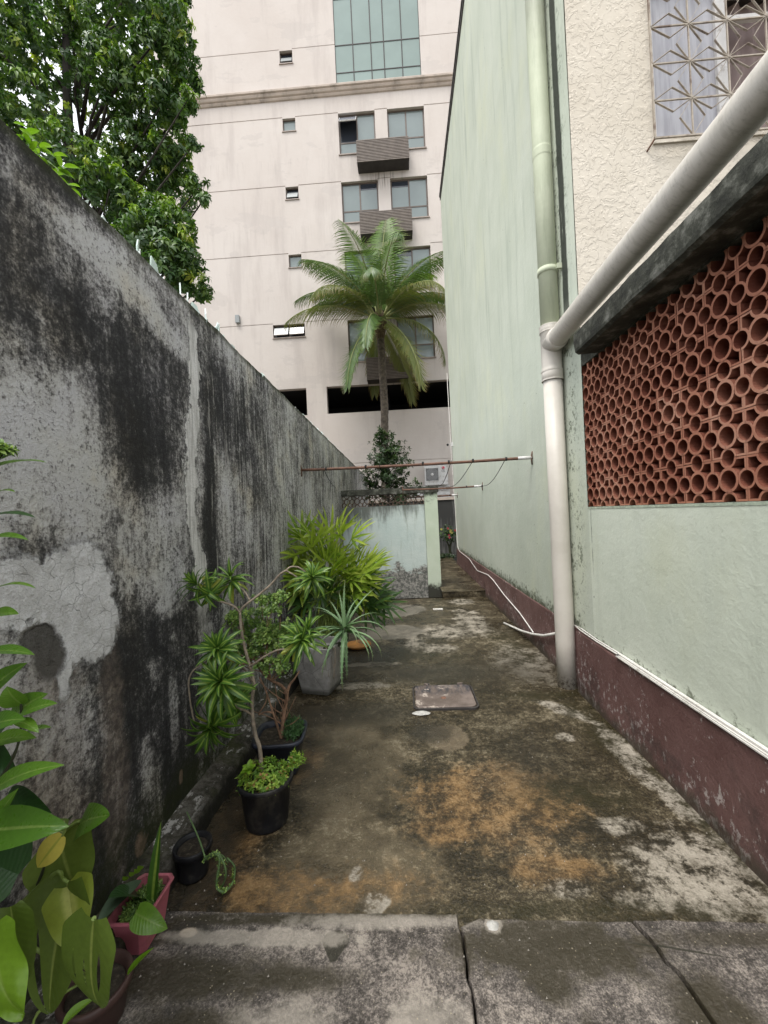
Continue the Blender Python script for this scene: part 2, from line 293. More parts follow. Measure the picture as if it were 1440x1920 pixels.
def mat_green(name='green_painted_render',ga=1.0):
    q=N(name,.75,.25); v=q.pos(); P=q.sep(v); y,z=P[1],P[2]
    f=q.noise(v,1.1,7,.65); col=q.mix(q.st(f,.3,.7),tuple(a*ga for a in (.50,.545,.455)),tuple(a*ga for a in (.57,.61,.52)))
    yel=q.noise(q.map(v,(1,.8,.4)),1.7,5,.6); col=q.mix(q.mul(q.st(yel,.5,.72),.45),col,(.60,.63,.46))
    st_=q.noise(q.map(v,(3.5,3.5,.28)),1.9,9,.68); hi=q.mt('MULTIPLY_ADD',q.st(z,2.2,5.0),.75,.25)
    col=q.mix(q.mul(q.st(st_,.5,.72),hi,.75),col,(.36,.41,.34)); col=q.mix(q.mul(q.st(q.noise(q.map(v,(7,7,.5)),1.5,8,.7),.6,.75),hi,.8),col,(.68,.72,.63))
    fine=q.noise(v,42,5,.7); sp=q.st(q.noise(v,9,8,.72),.66,.76); col=q.mix(q.mul(sp,.4),col,(.22,.25,.18))
    # black mould creeping up from the plinth, on the far side
    md=q.add(z,q.mul(q.noise(v,16,6,.75),-.55)); ml=q.mul(q.st(md,.36,.24),q.st(y,3.5,3.9)); col=q.mix(q.mul(ml,.85),col,(.045,.055,.03))
    ml2=q.mul(q.st(md,.29,.22),.8); col=q.mix(ml2,col,(.10,.11,.07))
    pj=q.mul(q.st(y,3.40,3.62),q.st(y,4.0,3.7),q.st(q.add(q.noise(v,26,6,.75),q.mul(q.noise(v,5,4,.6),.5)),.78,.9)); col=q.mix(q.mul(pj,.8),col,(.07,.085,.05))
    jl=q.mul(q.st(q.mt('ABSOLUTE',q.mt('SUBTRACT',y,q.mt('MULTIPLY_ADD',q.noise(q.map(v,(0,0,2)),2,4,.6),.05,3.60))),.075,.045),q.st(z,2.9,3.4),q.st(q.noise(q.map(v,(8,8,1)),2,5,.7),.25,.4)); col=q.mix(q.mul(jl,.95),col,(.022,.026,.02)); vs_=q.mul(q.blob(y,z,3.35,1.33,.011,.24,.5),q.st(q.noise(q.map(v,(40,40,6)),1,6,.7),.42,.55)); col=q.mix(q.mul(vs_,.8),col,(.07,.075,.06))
    pit=q.st(q.voro(v,7.5),.075,.04); col=q.mix(q.mul(pit,q.st(q.noise(v,3,3),.5,.6),.8),col,(.12,.13,.09))
    h=q.add(q.mul(fine,.5),q.mul(q.noise(v,14,6,.65),.8),q.mul(q.noise(v,4,4,.6),1.2))
    return q.done(col,q.mt('MULTIPLY_ADD',fine,.25,.6),q.bump(h,.35,.012))

def mat_maroon():
    q=N('maroon_plinth_paint',.55,.35); v=q.pos(); P=q.sep(v); z=P[2]
    f=q.noise(v,2.5,7,.66); col=q.mix(q.st(f,.3,.7),(.115,.058,.053),(.175,.10,.092))
    sp=q.add(q.noise(q.map(v,(20,20,14)),1.3,7,.75),q.mul(q.noise(v,2.2,4,.6),.35),q.mul(z,-.12)); col=q.mix(q.mul(q.st(sp,.72,.76),.85),col,(.42,.37,.35))
    bl=q.st(q.add(q.noise(v,4,8,.7),q.mul(z,-.5)),.38,.6); col=q.mix(q.mul(bl,.6),col,(.035,.03,.028))
    gm=q.st(q.add(z,q.mul(q.noise(v,10,5,.7),-.25)),-.03,-.12); col=q.mix(q.mul(gm,.7),col,(.05,.045,.03))
    nz=q.noise(v,38,6,.72); return q.done(col,q.mt('MULTIPLY_ADD',nz,.3,.4),q.bump(q.add(nz,q.noise(v,9,5,.6)),.5,.012))

def mat_stucco():
    q=N('cream_rough_stucco',.85,.2); v=q.pos(); vd=q.n('VectorMath'); vd.operation='ADD'; q.L(v,vd.inputs[0])
    k=q.n('VectorMath'); k.operation='SCALE'; q.L(q.noise(v,7,4,.6,col=True),k.inputs[0]); k.inputs[3].default_value=.09; q.t.links.new(k.outputs[0],vd.inputs[1])
    n1=q.noise(vd.outputs[0],19,4,.58,.7); pl=q.st(n1,.47,.57); n2=q.noise(vd.outputs[0],30,4,.6); 
    col=q.mix(q.st(q.noise(v,1.6,6,.65),.3,.7),(.54,.49,.41),(.60,.55,.47))
    return q.done(col,.85,q.bump(q.add(q.mul(pl,.8),q.mul(n2,.4)),.5,.012))

def mat_terracotta():
    q=N('terracotta',.85,.2); v=q.pos(); f=q.add(q.mul(q.noise(v,5,7,.7),.7),q.mul(q.rand(),.3))
    col=q.ramp(f,[(.25,(.12,.034,.022)),(.45,(.18,.060,.038)),(.65,(.25,.100,.066))]); g=q.noise(v,70,4,.7)
    col=q.mix(q.mul(q.st(q.noise(v,14,7,.75),.58,.7),.6),col,(.13,.055,.045))
    return q.done(col,.85,q.bump(q.add(g,q.noise(v,18,5,.7)),.5,.006))

def mat_pvc():
    q=N('weathered_white_pvc',.45,.45); v=q.pos(); P=q.sep(v)
    rings=q.noise(q.map(v,(5,26,5)),2,7,.7); f=q.noise(v,2.2,6,.65); under=q.st(q.noise(q.map(v,(9,14,9)),2,8,.72),.5,.7)
    col=q.mix(q.st(f,.3,.7),(.52,.485,.43),(.60,.565,.51)); gut=q.st(P[2],2.95,3.0)
    col=q.mix(q.mul(q.st(rings,.47,.63),gut,.38),col,(.40,.375,.32)); col=q.mix(q.mul(under,gut,.35),col,(.20,.19,.16))
    dirt=q.mul(q.st(P[2],.16,.02),q.st(q.noise(v,40,5,.75),.45,.6)); col=q.mix(q.mul(dirt,.9),col,(.09,.055,.035))
    return q.done(col,q.mt('MULTIPLY_ADD',rings,.2,.35),q.bump(q.noise(v,20,4,.6),.08,.01))

def mat_building():
    q=N('pink_beige_render',.8,.2); v=q.pos(); P=q.sep(v)
    f=q.noise(v,.35,7,.65); col=q.mix(q.st(f,.3,.7),(.51,.458,.42),(.555,.507,.47))
    s=q.noise(q.map(v,(1.2,1,.18)),1.2,8,.65); col=q.mix(q.mul(q.st(s,.48,.7),.5),col,(.40,.355,.33))
    pa=q.st(q.noise(q.map(v,(.5,1,1.1)),.8,5,.7),.58,.61); col=q.mix(q.mul(pa,.35),col,(.44,.40,.375))
    zz=P[2]; xx=P[0]; ds=q.noise(q.map(v,(9,1,.35)),1.8,8,.7)
    for zb in (16.43,13.39,10.35,7.25): col=q.mix(q.mul(q.blob(xx,zz,-.15,zb-.25,.75,.42,.5),q.st(ds,.5,.62),.75),col,(.15,.125,.11))
    for zb in (17.34,14.34,11.32,8.27,20.3): col=q.mix(q.mul(q.st(zz,zb-1.2,zb),q.st(zz,zb+.05,zb),q.st(ds,.52,.66),.2),col,(.30,.265,.245))
    fn=q.noise(v,6,6,.7); return q.done(col,.8,q.bump(q.add(fn,q.mul(q.noise(v,.8,4,.6),1.5)),.2,.03))

M={}
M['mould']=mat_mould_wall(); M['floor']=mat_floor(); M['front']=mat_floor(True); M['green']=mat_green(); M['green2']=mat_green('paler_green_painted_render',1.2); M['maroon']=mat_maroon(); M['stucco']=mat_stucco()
M['terra']=mat_terracotta(); M['pvc']=mat_pvc(); M['bld']=mat_building()
M['bldtrim']=plain('tan_cornice_render',(.47,.40,.345),.8,vary=.12,sc_=2,dirt=(.22,.19,.16),dirtsc=1.4)
def mat_kerb():
    q=N('mossy_kerb_concrete',.8,.2); v=q.pos(); n1=q.noise(v,6,8,.72); n2=q.noise(v,30,6,.75); n3=q.noise(q.map(v,(1.6,.7,1)),9,7,.7)
    c=q.ramp(q.add(n1,q.mul(q.mt('SUBTRACT',n2,.5),.8)),[(.35,(.15,.14,.12)),(.5,(.075,.068,.055)),(.62,(.034,.032,.024)),(.8,(.02,.02,.015))])
    c=q.mix(q.mul(q.st(q.noise(v,3.2,7,.7),.46,.6),.8),c,(.040,.044,.014)); z=q.sep(v)[2]
    c=q.mix(q.mul(q.st(q.add(n3,q.mul(n2,.35)),.74,.79),q.st(z,.095,.115)),c,(.40,.385,.36)); c=q.mix(q.mul(q.st(z,.095,.06),.8),c,(.018,.017,.013))
    return q.done(c,.8,q.bump(q.add(n1,n2),.9,.02))
M['kerb']=mat_kerb() or plain('mossy_kerb_concrete',(.055,.05,.038),.75,vary=.7,sc_=11,bump=1,bsc=30,dirt=(.20,.19,.17),dirtsc=8)
M['darkconc']=plain('blackened_concrete',(.042,.044,.034),.85,vary=.6,sc_=9,bump=1,bsc=26,dirt=(.17,.17,.15),dirtsc=9)
M['ground']=plain('bare_ground',(.14,.12,.09),.9,vary=.3,sc_=1)
M['bronze']=plain('bronze_window_frame',(.10,.075,.06),.4,.5,vary=.1)
M['slat']=plain('brown_louvre_slat',(.18,.15,.13),.55,vary=.15)
M['boxdark']=plain('dark_box_panel',(.045,.04,.038),.6,vary=.2)
M['dark']=plain('dark_interior',(.025,.025,.027),.9,vary=.3)
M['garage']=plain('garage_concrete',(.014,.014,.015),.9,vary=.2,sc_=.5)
M['rim']=plain('window_sill_stone',(.30,.25,.22),.6,vary=.15)
def glassm(name,col,rough=.06,spec=.9,metal=0.35,var=.06):
    q=N(name,rough,spec); v=q.pos(); c=q.mix(q.st(q.noise(v,.5,4,.6),.35,.65),tuple(x*.9 for x in col),col)
    c=q.mix(q.mul(q.rand(),var*4),c,tuple(x*.7 for x in col)); return q.done(c,rough,q.bump(q.noise(v,1.2,2,.5),.05,.02),metal)
M['tint']=glassm('green_reflective_glass',(.20,.235,.23),.06,.6,.15); M['curtain']=glassm('curtain_wall_glass',(.25,.315,.295),.1,.25,0); M['darkglass']=glassm('dark_glass',(.03,.035,.045),metal=0)
M['paleglass']=glassm('frosted_pane',(.28,.30,.30),.3,.5,0)
M['whitemetal']=plain('white_painted_metal',(.62,.61,.60),.45,.4,vary=.08,dirt=(.25,.22,.19),dirtsc=9)
M['grille']=plain('rusting_cream_grille_paint',(.36,.315,.26),.6,.3,vary=.15,sc_=20,dirt=(.12,.075,.055),dirtsc=7)
M['rusty']=plain('rusty_pole',(.135,.072,.05),.7,.3,vary=.4,sc_=9,bump=.3,dirt=(.075,.04,.028),dirtsc=12)
M['wire']=plain('black_wire',(.02,.02,.02),.6)
M['cable']=plain('white_cable',(.68,.66,.62),.5,.4,vary=.06,dirt=(.35,.33,.28),dirtsc=12)
def mat_greenpipe():
    q=N('green_painted_pipe',.6,.3); v=q.pos(); P=q.sep(v)
    col=q.mix(q.st(q.noise(v,2,6,.65),.3,.7),(.46,.50,.37),(.55,.585,.45)); s=q.noise(q.map(v,(6,6,.6)),2,8,.7)
    col=q.mix(q.mul(q.st(s,.5,.68),.35),col,(.26,.29,.21)); top=q.mul(q.st(q.add(P[2],q.mul(s,1.5)),5.9,7.2),.7); col=q.mix(top,col,(.12,.125,.10))
    return q.done(col,.6,q.bump(q.noise(v,16,5,.7),.2,.01))
M['gpipe']=mat_greenpipe()
M['iron']=None

# ---------------------------------------------------------------- setting: ground, alley floor, slabs, kerb
g=MB(); g.add([(-300,-300,-.35),(300,-300,-.35),(300,300,-.35),(-300,300,-.35)],[(0,1,2,3)]); struct('ground',g,M['ground'])
def fz(x,y): return mnoise.noise(Vector((x*1.1,y*1.1,3)))*.010+mnoise.noise(Vector((x*4,y*4,9)))*.003-.004
fl=MB(); fl.grid(lambda u,v:(-1.25+2.75*u,1.6+6.15*v,fz(-1.25+2.75*u,1.6+6.15*v)),70,150); floor=struct('alley_floor',fl,M['floor'])
# front slabs: three cast pieces with open cracks between them
def slab_piece(poly,z,name='concrete_slab'):
    m=MB(); n=len(poly); cx=sum(p[0] for p in poly)/n; cy=sum(p[1] for p in poly)/n
    ins=[(cx+(x-cx)*(1-.012),cy+(y-cy)*(1-.012)) for x,y in poly]
    vs=[(x,y,-.2) for x,y in poly]+[(x,y,z-.008) for x,y in poly]+[(x,y,z) for x,y in ins]
    fs=[(i,(i+1)%n,n+(i+1)%n,n+i) for i in range(n)]+[(n+i,n+(i+1)%n,2*n+(i+1)%n,2*n+i) for i in range(n)]+[tuple(range(2*n,3*n))]
    m.add(vs,fs); o=m.build(name,M['front'],floor); return o
def jag(a,b,n,amp,seed):
    r=random.Random(seed); out=[]
    for i in range(n):
        t=i/n; out.append((a[0]+(b[0]-a[0])*t+(r.uniform(-amp,amp) if i else 0),a[1]+(b[1]-a[1])*t+(r.uniform(-amp,amp) if i else 0)))
    return out
c1=jag((.145,1.655),(.152,1.31),8,.006,1)+jag((.152,1.31),(.19,-1.5),8,.012,2)
slab_piece(c1[::-1]+jag((-1.25,1.675),(.145,1.655),22,.003,3)[1:]+[],.022) if False else None
left=[(-1.25,-1.5)]+[(.182,-1.5)]+[(x-.004,y) for x,y in c1[::-1]]+[(x,y) for x,y in jag((.10,1.655),(-1.25,1.672),20,.003,3)]+[(-1.25,1.672)]
slab_piece(left,.016)
c2=jag((.80,1.635),(.86,1.42),6,.006,5)+jag((.86,1.42),(1.1,-1.5),8,.01,6)
mid=[(.192,-1.5),(1.092,-1.5)]+[(x-.004,y) for x,y in c2[::-1]]+jag((.78,1.638),(.16,1.65),10,.004,7)+[(x+.005,y) for x,y in c1[1:]]
slab_piece(mid,.006)
right=[(1.108,-1.5),(1.6,-1.5),(1.6,1.615)]+jag((1.55,1.618),(.81,1.638),12,.004,8)+[(x+.004,y) for x,y in c2]
slab_piece(right,.012)
# raised path beyond the cross wall, with its broken low step
pth=MB(); pth.grid(lambda u,v:(.66+.84*u,7.78+7.1*v,.10+fz((.66+.84*u)*2,7.78+7.1*v)*.8),16,90); pth.grid(lambda u,v:(.66+.84*u,7.78+.02*math.sin(u*9)-.01*v*0,-.05+.152*v+fz((.66+.84*u)*2,7.78)*.8*v),16,4); struct('path',pth,M['floor'])
yd=MB(); yd.add([(-1.25,8.3,.05),(.66,8.3,.05),(.66,14.9,.05),(-1.25,14.9,.05)],[(0,1,2,3)]); struct('rear_yard_ground',yd,M['ground'])
kb=MB()
def kx(y): return -1.112+.012*math.sin(y*5)+.010*mnoise.noise(Vector((y*6,0,1)))
def kfn(u,v):
    y=-.3+8.6*v; e=kx(y); j=mnoise.noise(Vector((u*5,y*7,4)))*.006
    if u<.6: t=u/.6; return (-1.235+(e+1.235)*t,y,.135-.035*t+j)
    if u<.8: t=(u-.6)/.2; return (e+.012*t,y,.10-.02*t+j)
    t=(u-.8)/.2; return (e+.012+.01*t,y,.08-.10*t)
kb.grid(kfn,10,160); tag(kb.build('kerb',M['kerb']),'low mossy concrete kerb along the foot of the stained wall','kerb')
# ---------------------------------------------------------------- left boundary wall with its glass shards
XL=-1.23; TOP=2.925
bw=thing('boundary_wall','tall mould blackened plaster wall topped with broken glass, left of the alley','wall',(XL,3,0))
m=MB(); 
def wx(y,z): return XL+mnoise.noise(Vector((y*1.3,z*1.3,0)))*.010+mnoise.noise(Vector((y*5,z*5,7)))*.004
def top(y): return TOP+.012*mnoise.noise(Vector((y*3,0,2)))+.006*mnoise.noise(Vector((y*14,0,5)))
m.grid(lambda u,v:(wx(-2.5+17.4*u,3*v),-2.5+17.4*u,top(-2.5+17.4*u)*v),340,60)
m.grid(lambda u,v:(XL-.16*v+(0 if v else wx(-2.5+17.4*u,3)-XL),-2.5+17.4*u,top(-2.5+17.4*u)+.02*math.sin(v*3.14)),340,5)
m.box((XL-.17,-2.5,-.3),(XL-.158,14.9,TOP-.005)); m.build('wall_face',M['mould'],bw)
q=N('broken_glass',.2,.6); q.b.inputs['Transmission Weight'].default_value=.25; M['shard']=q.done(q.mix(q.rand(),(.72,.78,.75),(.50,.62,.56)))
sr=random.Random(21); y=1.70
while y<9:
    if False: pass
    n=sr.choice([1,1,2,3])
    for k in range(n):
        h=sr.uniform(.04,.10)*(.40 if y>2.9 else 1); wd=sr.uniform(.02,.042); yy=y+sr.uniform(-.05,.05); x=XL-sr.uniform(.012,.05)
        m=MB(); ln=sr.uniform(-.4,.4)*h; t=.004; pr=[(yy-wd,TOP-.02),(yy+wd,TOP-.02),(yy+wd*sr.uniform(.3,.9),TOP+h*sr.uniform(.4,.7)),(yy+ln,TOP+h),(yy-wd*.8,TOP+h*sr.uniform(.2,.6))]
        a=sr.uniform(-.6,.6); vs=[]
        for s_ in (-t,t):
            for (b,c_) in pr: vs.append((x+s_+(b-yy)*math.sin(a),yy+(b-yy)*math.cos(a),c_))
        m.add(vs,[(4,3,2,1,0),(5,6,7,8,9)]+[(i,(i+1)%5,5+(i+1)%5,5+i) for i in range(5)]); m.build('glass_shard',M['shard'],bw)
    y+=sr.uniform(.06,.17)
# end wall far behind, white coping
ew=thing('end_wall','dark mildewed wall with a pale coping closing the far end of the path','wall',(.5,14.8,0)); m=MB(); m.box((-1.23,14.8,-.3),(3.2,14.95,2.0)); q=N('mildewed_wall',.9,.15); v=q.pos(); s_=q.noise(q.map(v,(4,1,.5)),1.6,8,.68); M['mildew']=q.done(q.ramp(q.add(s_,q.mul(q.noise(v,1.5,6,.6),.4),q.mul(q.sep(v)[2],.04)),[(.5,(.16,.16,.155)),(.75,(.05,.05,.048))]),.9); m.build('wall_face',M['mildew'],ew); m=MB(); m.box((-1.23,14.76,2.0),(3.2,14.97,2.09)); m.build('coping',M['bldtrim'],ew)

# ---------------------------------------------------------------- hollow terracotta block (one round hole, four half holes, four corner stars)
def cobogo(s=.2,d=.12,sg=20):
    m=MB()
    def arc(cx,cz,r0,r1,a0,a1,n,front,closed):
        vs=[]
        for k in range(n+(0 if closed else 1)):
            a=a0+(a1-a0)*k/n; c_,s_=math.cos(a),math.sin(a)
            for r,yy in ((r1,front),(r0,front),(r0,d),(r1,d)): vs.append((cx+r*c_,yy,cz+r*s_))
        K=n+(0 if closed else 1); fs=[]
        for k in range(n):
            b=((k+1)%K)*4; a=k*4
            for e in range(4): fs.append((a+e,a+(e+1)%4,b+(e+1)%4,b+e))
        m.add(vs,fs,False)
    h=s/2; e=.0012
    arc(0,0,.222*s,.290*s,0,2*math.pi,sg,0,True)
    for k in range(4):
        a=k*math.pi/2; arc(math.cos(a)*(h-e),math.sin(a)*(h-e),.180*s,.235*s,a+math.pi/2,a+math.pi*1.5,10,.002,False)
    t=.048*s
    for sx in (-1,1):
        for sz in (-1,1):
            for (p,q_) in (((.205*s,h-t-e),(h-e,h-e)),((h-t-e,.205*s),(h-e,h-t-e-.0005))):
                x0,x1=sorted((sx*p[0],sx*q_[0])); z0,z1=sorted((sz*p[1],sz*q_[1])); m.box((x0,.0035,z0),(x1,d-.001,z1))
    return m
def lit_worn_rim(me,mat):
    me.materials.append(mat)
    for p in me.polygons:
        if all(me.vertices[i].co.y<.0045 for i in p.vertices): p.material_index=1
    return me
q=N('lit_dusty_clay_rim',.9,.15); v=q.pos(); f=q.add(q.mul(q.noise(v,6,7,.7),.7),q.mul(q.rand(),.3)); c=q.ramp(f,[(.25,(.31,.125,.08)),(.5,(.42,.19,.125)),(.7,(.50,.27,.19))]); c=q.mix(q.mul(q.st(q.noise(v,24,6,.75),.55,.68),.7),c,(.16,.07,.055)); M['rimclay']=q.done(c,.9,q.bump(q.noise(v,60,5,.7),.4,.005))  # dusty front faces; paler than the body to paint lit rims around shaded holes
blk=lit_worn_rim(cobogo().mesh('brick',M['terra']),M['rimclay'])
# ---------------------------------------------------------------- right: single-storey annex with the terracotta grille, gutter eave
XR=1.476
an=thing('annex','low green annex with a terracotta block screen under a black concrete eave','building',(XR,2,0))
m=MB(); m.box((XR,-1.5,-.3),(XR+.15,3.395,1.578)); m.build('wall',M['green2'],an)
m=MB(); m.box((XR+.002,-1.5,2.705),(XR+.15,3.392,2.83)); m.build('beam',M['darkconc'],an)
m=MB(); 
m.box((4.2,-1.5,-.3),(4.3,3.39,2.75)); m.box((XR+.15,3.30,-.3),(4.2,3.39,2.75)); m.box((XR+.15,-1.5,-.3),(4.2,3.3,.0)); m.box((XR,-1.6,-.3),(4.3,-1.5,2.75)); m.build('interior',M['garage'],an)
m=MB(); sy=3.13
def slabfn(u,v):
    y=-1.5+(sy+1.5)*v; ed=1.315+.006*mnoise.noise(Vector((y*4,0,1)))+.004*mnoise.noise(Vector((y*15,0,1)))
    pr=[(4.3,2.722),(1.50,2.716),(ed+.03,2.708),(ed+.004,2.722),(ed,2.74),(ed-.002,2.80),(ed+.004,2.858),(ed+.02,2.872),(1.6,2.876),(4.3,2.88)]
    i=min(int(u*9+1e-6),9); x,z=pr[i]; return (x,y+(.03*mnoise.noise(Vector((x*6,z*25,2))) if v>.999 else 0),z+.005*mnoise.noise(Vector((y*5,x*3,z*9))))
m.grid(slabfn,9,110,False); k0=len(m.v)-10; m.f.append(tuple(range(k0,k0+10))); m.sm.append(False); m.build('eave_slab',M['darkconc'],an)
def plinth(mb,x0,y0,y1,z,n,thick=.03,seed=0):
    vs=[]; 
    for i in range(n+1):
        y=y0+(y1-y0)*i/n; zz=z+.006*mnoise.noise(Vector((y*5,seed,0)))+.004*mnoise.noise(Vector((y*23,seed,3))); xx=x0-thick+.004*mnoise.noise(Vector((y*4,seed,6)))
        vs+=[(x0+.01,y,zz+.004),(xx+.004,y,zz),(xx,y,zz-.01),(xx-.006,y,.25),(xx-.018,y,-.1)]
    fs=[(i*5+k,i*5+k+1,i*5+k+6,i*5+k+5) for i in range(n) for k in range(4)]; fs+=[(0,1,2,3,4)[::-1],tuple(n*5+k for k in range(5))]
    mb.add(vs,fs,False)
m=MB(); plinth(m,XR,-1.5,3.66,.52,110); m.build('plinth',M['maroon'],an)
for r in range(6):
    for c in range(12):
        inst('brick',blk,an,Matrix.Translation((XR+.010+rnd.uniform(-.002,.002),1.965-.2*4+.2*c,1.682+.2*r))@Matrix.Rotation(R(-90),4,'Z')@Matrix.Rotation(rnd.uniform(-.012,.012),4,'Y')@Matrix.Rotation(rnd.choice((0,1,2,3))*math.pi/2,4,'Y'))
m=MB(); m.box((XR+.001,-1.5,1.5785),(XR+.149,1.062,2.7045)); m.build('end_pier',M['green2'],an)

m=MB(); m.box((XR-.002,-1.5,1.565),(XR+.14,3.39,1.5805)); m.build('mortar_bed',plain('pale_green_mortar',(.42,.48,.38),.9,vary=.2,sc_=25,bump=.6),an)
# ---------------------------------------------------------------- right: tall green house, cream front, barred window
th=thing('tall_house','tall green rendered house side wall with a cream stucco front','building',(XR,8,0))
WX0,WX1,WZ0,WZ1=2.135,3.75,4.46,5.75
m=MB(); H=10.56
def sx(y,z): return XR+.004*mnoise.noise(Vector((y*.8,z*.8,0)))
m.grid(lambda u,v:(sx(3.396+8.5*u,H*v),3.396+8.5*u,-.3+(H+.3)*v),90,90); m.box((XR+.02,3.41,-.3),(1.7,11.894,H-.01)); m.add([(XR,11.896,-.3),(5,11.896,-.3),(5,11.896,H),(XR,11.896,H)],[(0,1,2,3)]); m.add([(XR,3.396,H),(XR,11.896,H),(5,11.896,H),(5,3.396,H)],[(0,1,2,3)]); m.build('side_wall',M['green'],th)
m=MB(); m.box((XR-.035,3.3,H),(XR+.15,11.93,H+.06)); m.box((XR-.02,3.3,H-.09),(XR-.004,11.92,H-.001)); m.build('roof_edge',M['boxdark'],th)
m=MB(); fy=3.392
for a,b in (((XR+.004,fy,2.76),(WX0,fy+.2,H)),((WX1,fy,2.76),(5.4,fy+.2,H)),((WX0,fy,2.76),(WX1,fy+.2,WZ0)),((WX0,fy,WZ1),(WX1,fy+.2,H))):
    (x0,y0,z0),(x1,y1,z1)=a,b; m.add([(x0,y0,z0),(x1,y0,z0),(x1,y0,z1),(x0,y0,z1)],[(0,1,2,3)])
for p0,p1,nr in (((WX0,WZ0),(WX0,WZ1),0),((WX1,WZ1),(WX1,WZ0),0),((WX1,WZ0),(WX0,WZ0),0),((WX0,WZ1),(WX1,WZ1),0)):
    m.add([(p0[0],fy,p0[1]),(p0[0],fy+.2,p0[1]),(p1[0],fy+.2,p1[1]),(p1[0],fy,p1[1])],[(0,1,2,3)])
m.build('front_wall',M['stucco'],th)
m=MB(); m.box((WX0-.1,fy+.75,WZ0-.2),(WX1+.1,fy+.8,WZ1+.2)); m.box((WX0-.1,fy+.21,WZ1+.1),(WX1+.1,fy+.75,WZ1+.15)); m.box((WX0-.15,fy+.21,WZ0-.2),(WX0-.1,fy+.8,WZ1+.2)); m.box((WX1+.1,fy+.21,WZ0-.2),(WX1+.15,fy+.8,WZ1+.2)); m.box((WX0-.1,fy+.21,WZ0-.2),(WX1+.1,fy+.75,WZ0-.15)); m.build('room_back',plain('dim_room',(.20,.16,.15),.9),th)
m=MB()
y0=fy+.06
wf=MB(); 
def bar(mb,x0,x1,z0,z1,ya=y0,yb=y0+.05): mb.box((x0,ya,z0),(x1,yb,z1))
bar(wf,WX0,WX0+.03,WZ0,WZ1); bar(wf,WX1-.03,WX1,WZ0,WZ1); bar(wf,WX0+.03,WX1-.03,WZ0,WZ0+.03); bar(wf,WX0+.03,WX1-.03,WZ1-.03,WZ1)
wnd=wf.build('window',M['whitemetal'],th)
fr=MB(); bar(fr,2.675,2.755,WZ0+.031,WZ1-.031,y0-.012,y0+.03); bar(fr,2.168,2.19,WZ0+.031,WZ1-.031,y0+.004,y0+.03); bar(fr,2.19,2.675,WZ0+.031,WZ0+.055,y0+.004,y0+.03); bar(fr,2.756,3.7,5.425,5.47,y0,y0+.03); fr.build('frame',M['whitemetal'],wnd)
q=N('lilac_frosted_pane',.22,.6); f=q.noise(q.map(q.pos(),(9,1,.6)),2,5,.6); z_=q.sep(q.pos())[2]; M['lilac']=q.done(q.mix(q.st(f,.4,.6),(.33,.33,.365),(.43,.43,.465)))
pa=MB(); pa.box((2.19,y0+.015,WZ0+.055),(2.675,y0+.021,WZ1-.03)); pa.build('pane',M['lilac'],wnd)
cu=MB(); cu.grid(lambda u,v:(2.76+.95*u,y0+.17+.02*math.sin(u*46+math.sin(v*3)),WZ0+.03+1.25*v),80,3); cu.build('curtain',plain('mauve_brown_curtain',(.27,.21,.20),.9,vary=.1),wnd)
si=MB(); si.box((WX0-.02,fy-.015,WZ0-.03),(WX1+.02,fy+.1,WZ0-.001)); si.build('sill',M['stucco'],wnd)
gr=thing('window_grille','rusting cream metal window grille of eight pointed stars and diamonds','grille',(2.1,fy,4.42))
GY=fy-.075; gx=[2.092+.2895*i for i in range(6)]; gz=[4.425+.2885*j for j in range(6)]
def strip(mb,a,b,dp=.014,t=.0035):
    ax,az=a;bx,bz=b; L=math.hypot(bx-ax,bz-az); nx,nz=-(bz-az)/L*t/2,(bx-ax)/L*t/2
    vs=[(ax+nx,GY,az+nz),(ax-nx,GY,az-nz),(bx-nx,GY,bz-nz),(bx+nx,GY,bz+nz)]; vs+=[(x,GY+dp,z) for x,_,z in vs]
    mb.add(vs,[(0,1,2,3),(7,6,5,4),(0,4,5,1),(1,5,6,2),(2,6,7,3),(3,7,4,0)])
m=MB(); 
for x in (gx[0],gx[-1]): m.box((x-.006,GY,gz[0]),(x+.006,GY+.016,gz[-1]))
for z in (gz[0],gz[-1]): m.box((gx[0]-.006,GY+.001,z-.006),(gx[-1]+.006,GY+.015,z+.006))
m.build('frame',M['grille'],gr)
m=MB(); 
for j in range(1,5): m.box((gx[0]+.0065,GY+.003,gz[j]-.0045),(gx[-1]-.0065,GY+.014,gz[j]+.0045))
m.build('rail',M['grille'],gr)
m=MB()
for i in range(1,5): m.box((gx[i]-.0045,GY+.0045,gz[0]),(gx[i]+.0045,GY+.0155,gz[-1]))
m.build('upright',M['grille'],gr)
hm=MB(); k=.095
strip(hm,(0,0),(.1447,k)); strip(hm,(.1447,k),(.2895,0)); strip(hm,(0,0),(.1447,-k)); strip(hm,(.1447,-k),(.2895,0)); hme=hm.mesh('diamond',M['grille'])
vm=MB(); strip(vm,(0,0),(k,.1447)); strip(vm,(k,.1447),(0,.2885)); strip(vm,(0,0),(-k,.1447)); strip(vm,(-k,.1447),(0,.2885)); vme=vm.mesh('diamond',M['grille'])
for i in range(5):
    for j in range(0,6):
        if i<5 and j<6 and 0<j<5: inst('diamond',hme,gr,Matrix.Translation((gx[i],0,gz[j])))
for i in range(0,6):
    for j in range(5):
        if 0<i<5: inst('diamond',vme,gr,Matrix.Translation((gx[i],0.002,gz[j])))
m=MB(); m.tube([(gx[0],GY+.01,gz[0]),(gx[0]-.03,fy+.01,gz[0]-.05)],.007,6); m.build('bracket',M['rusty'],gr)
m=MB(); plinth(m,XR,3.70,11.9,.515,140,.012,5); m.build('plinth',M['maroon'],th)
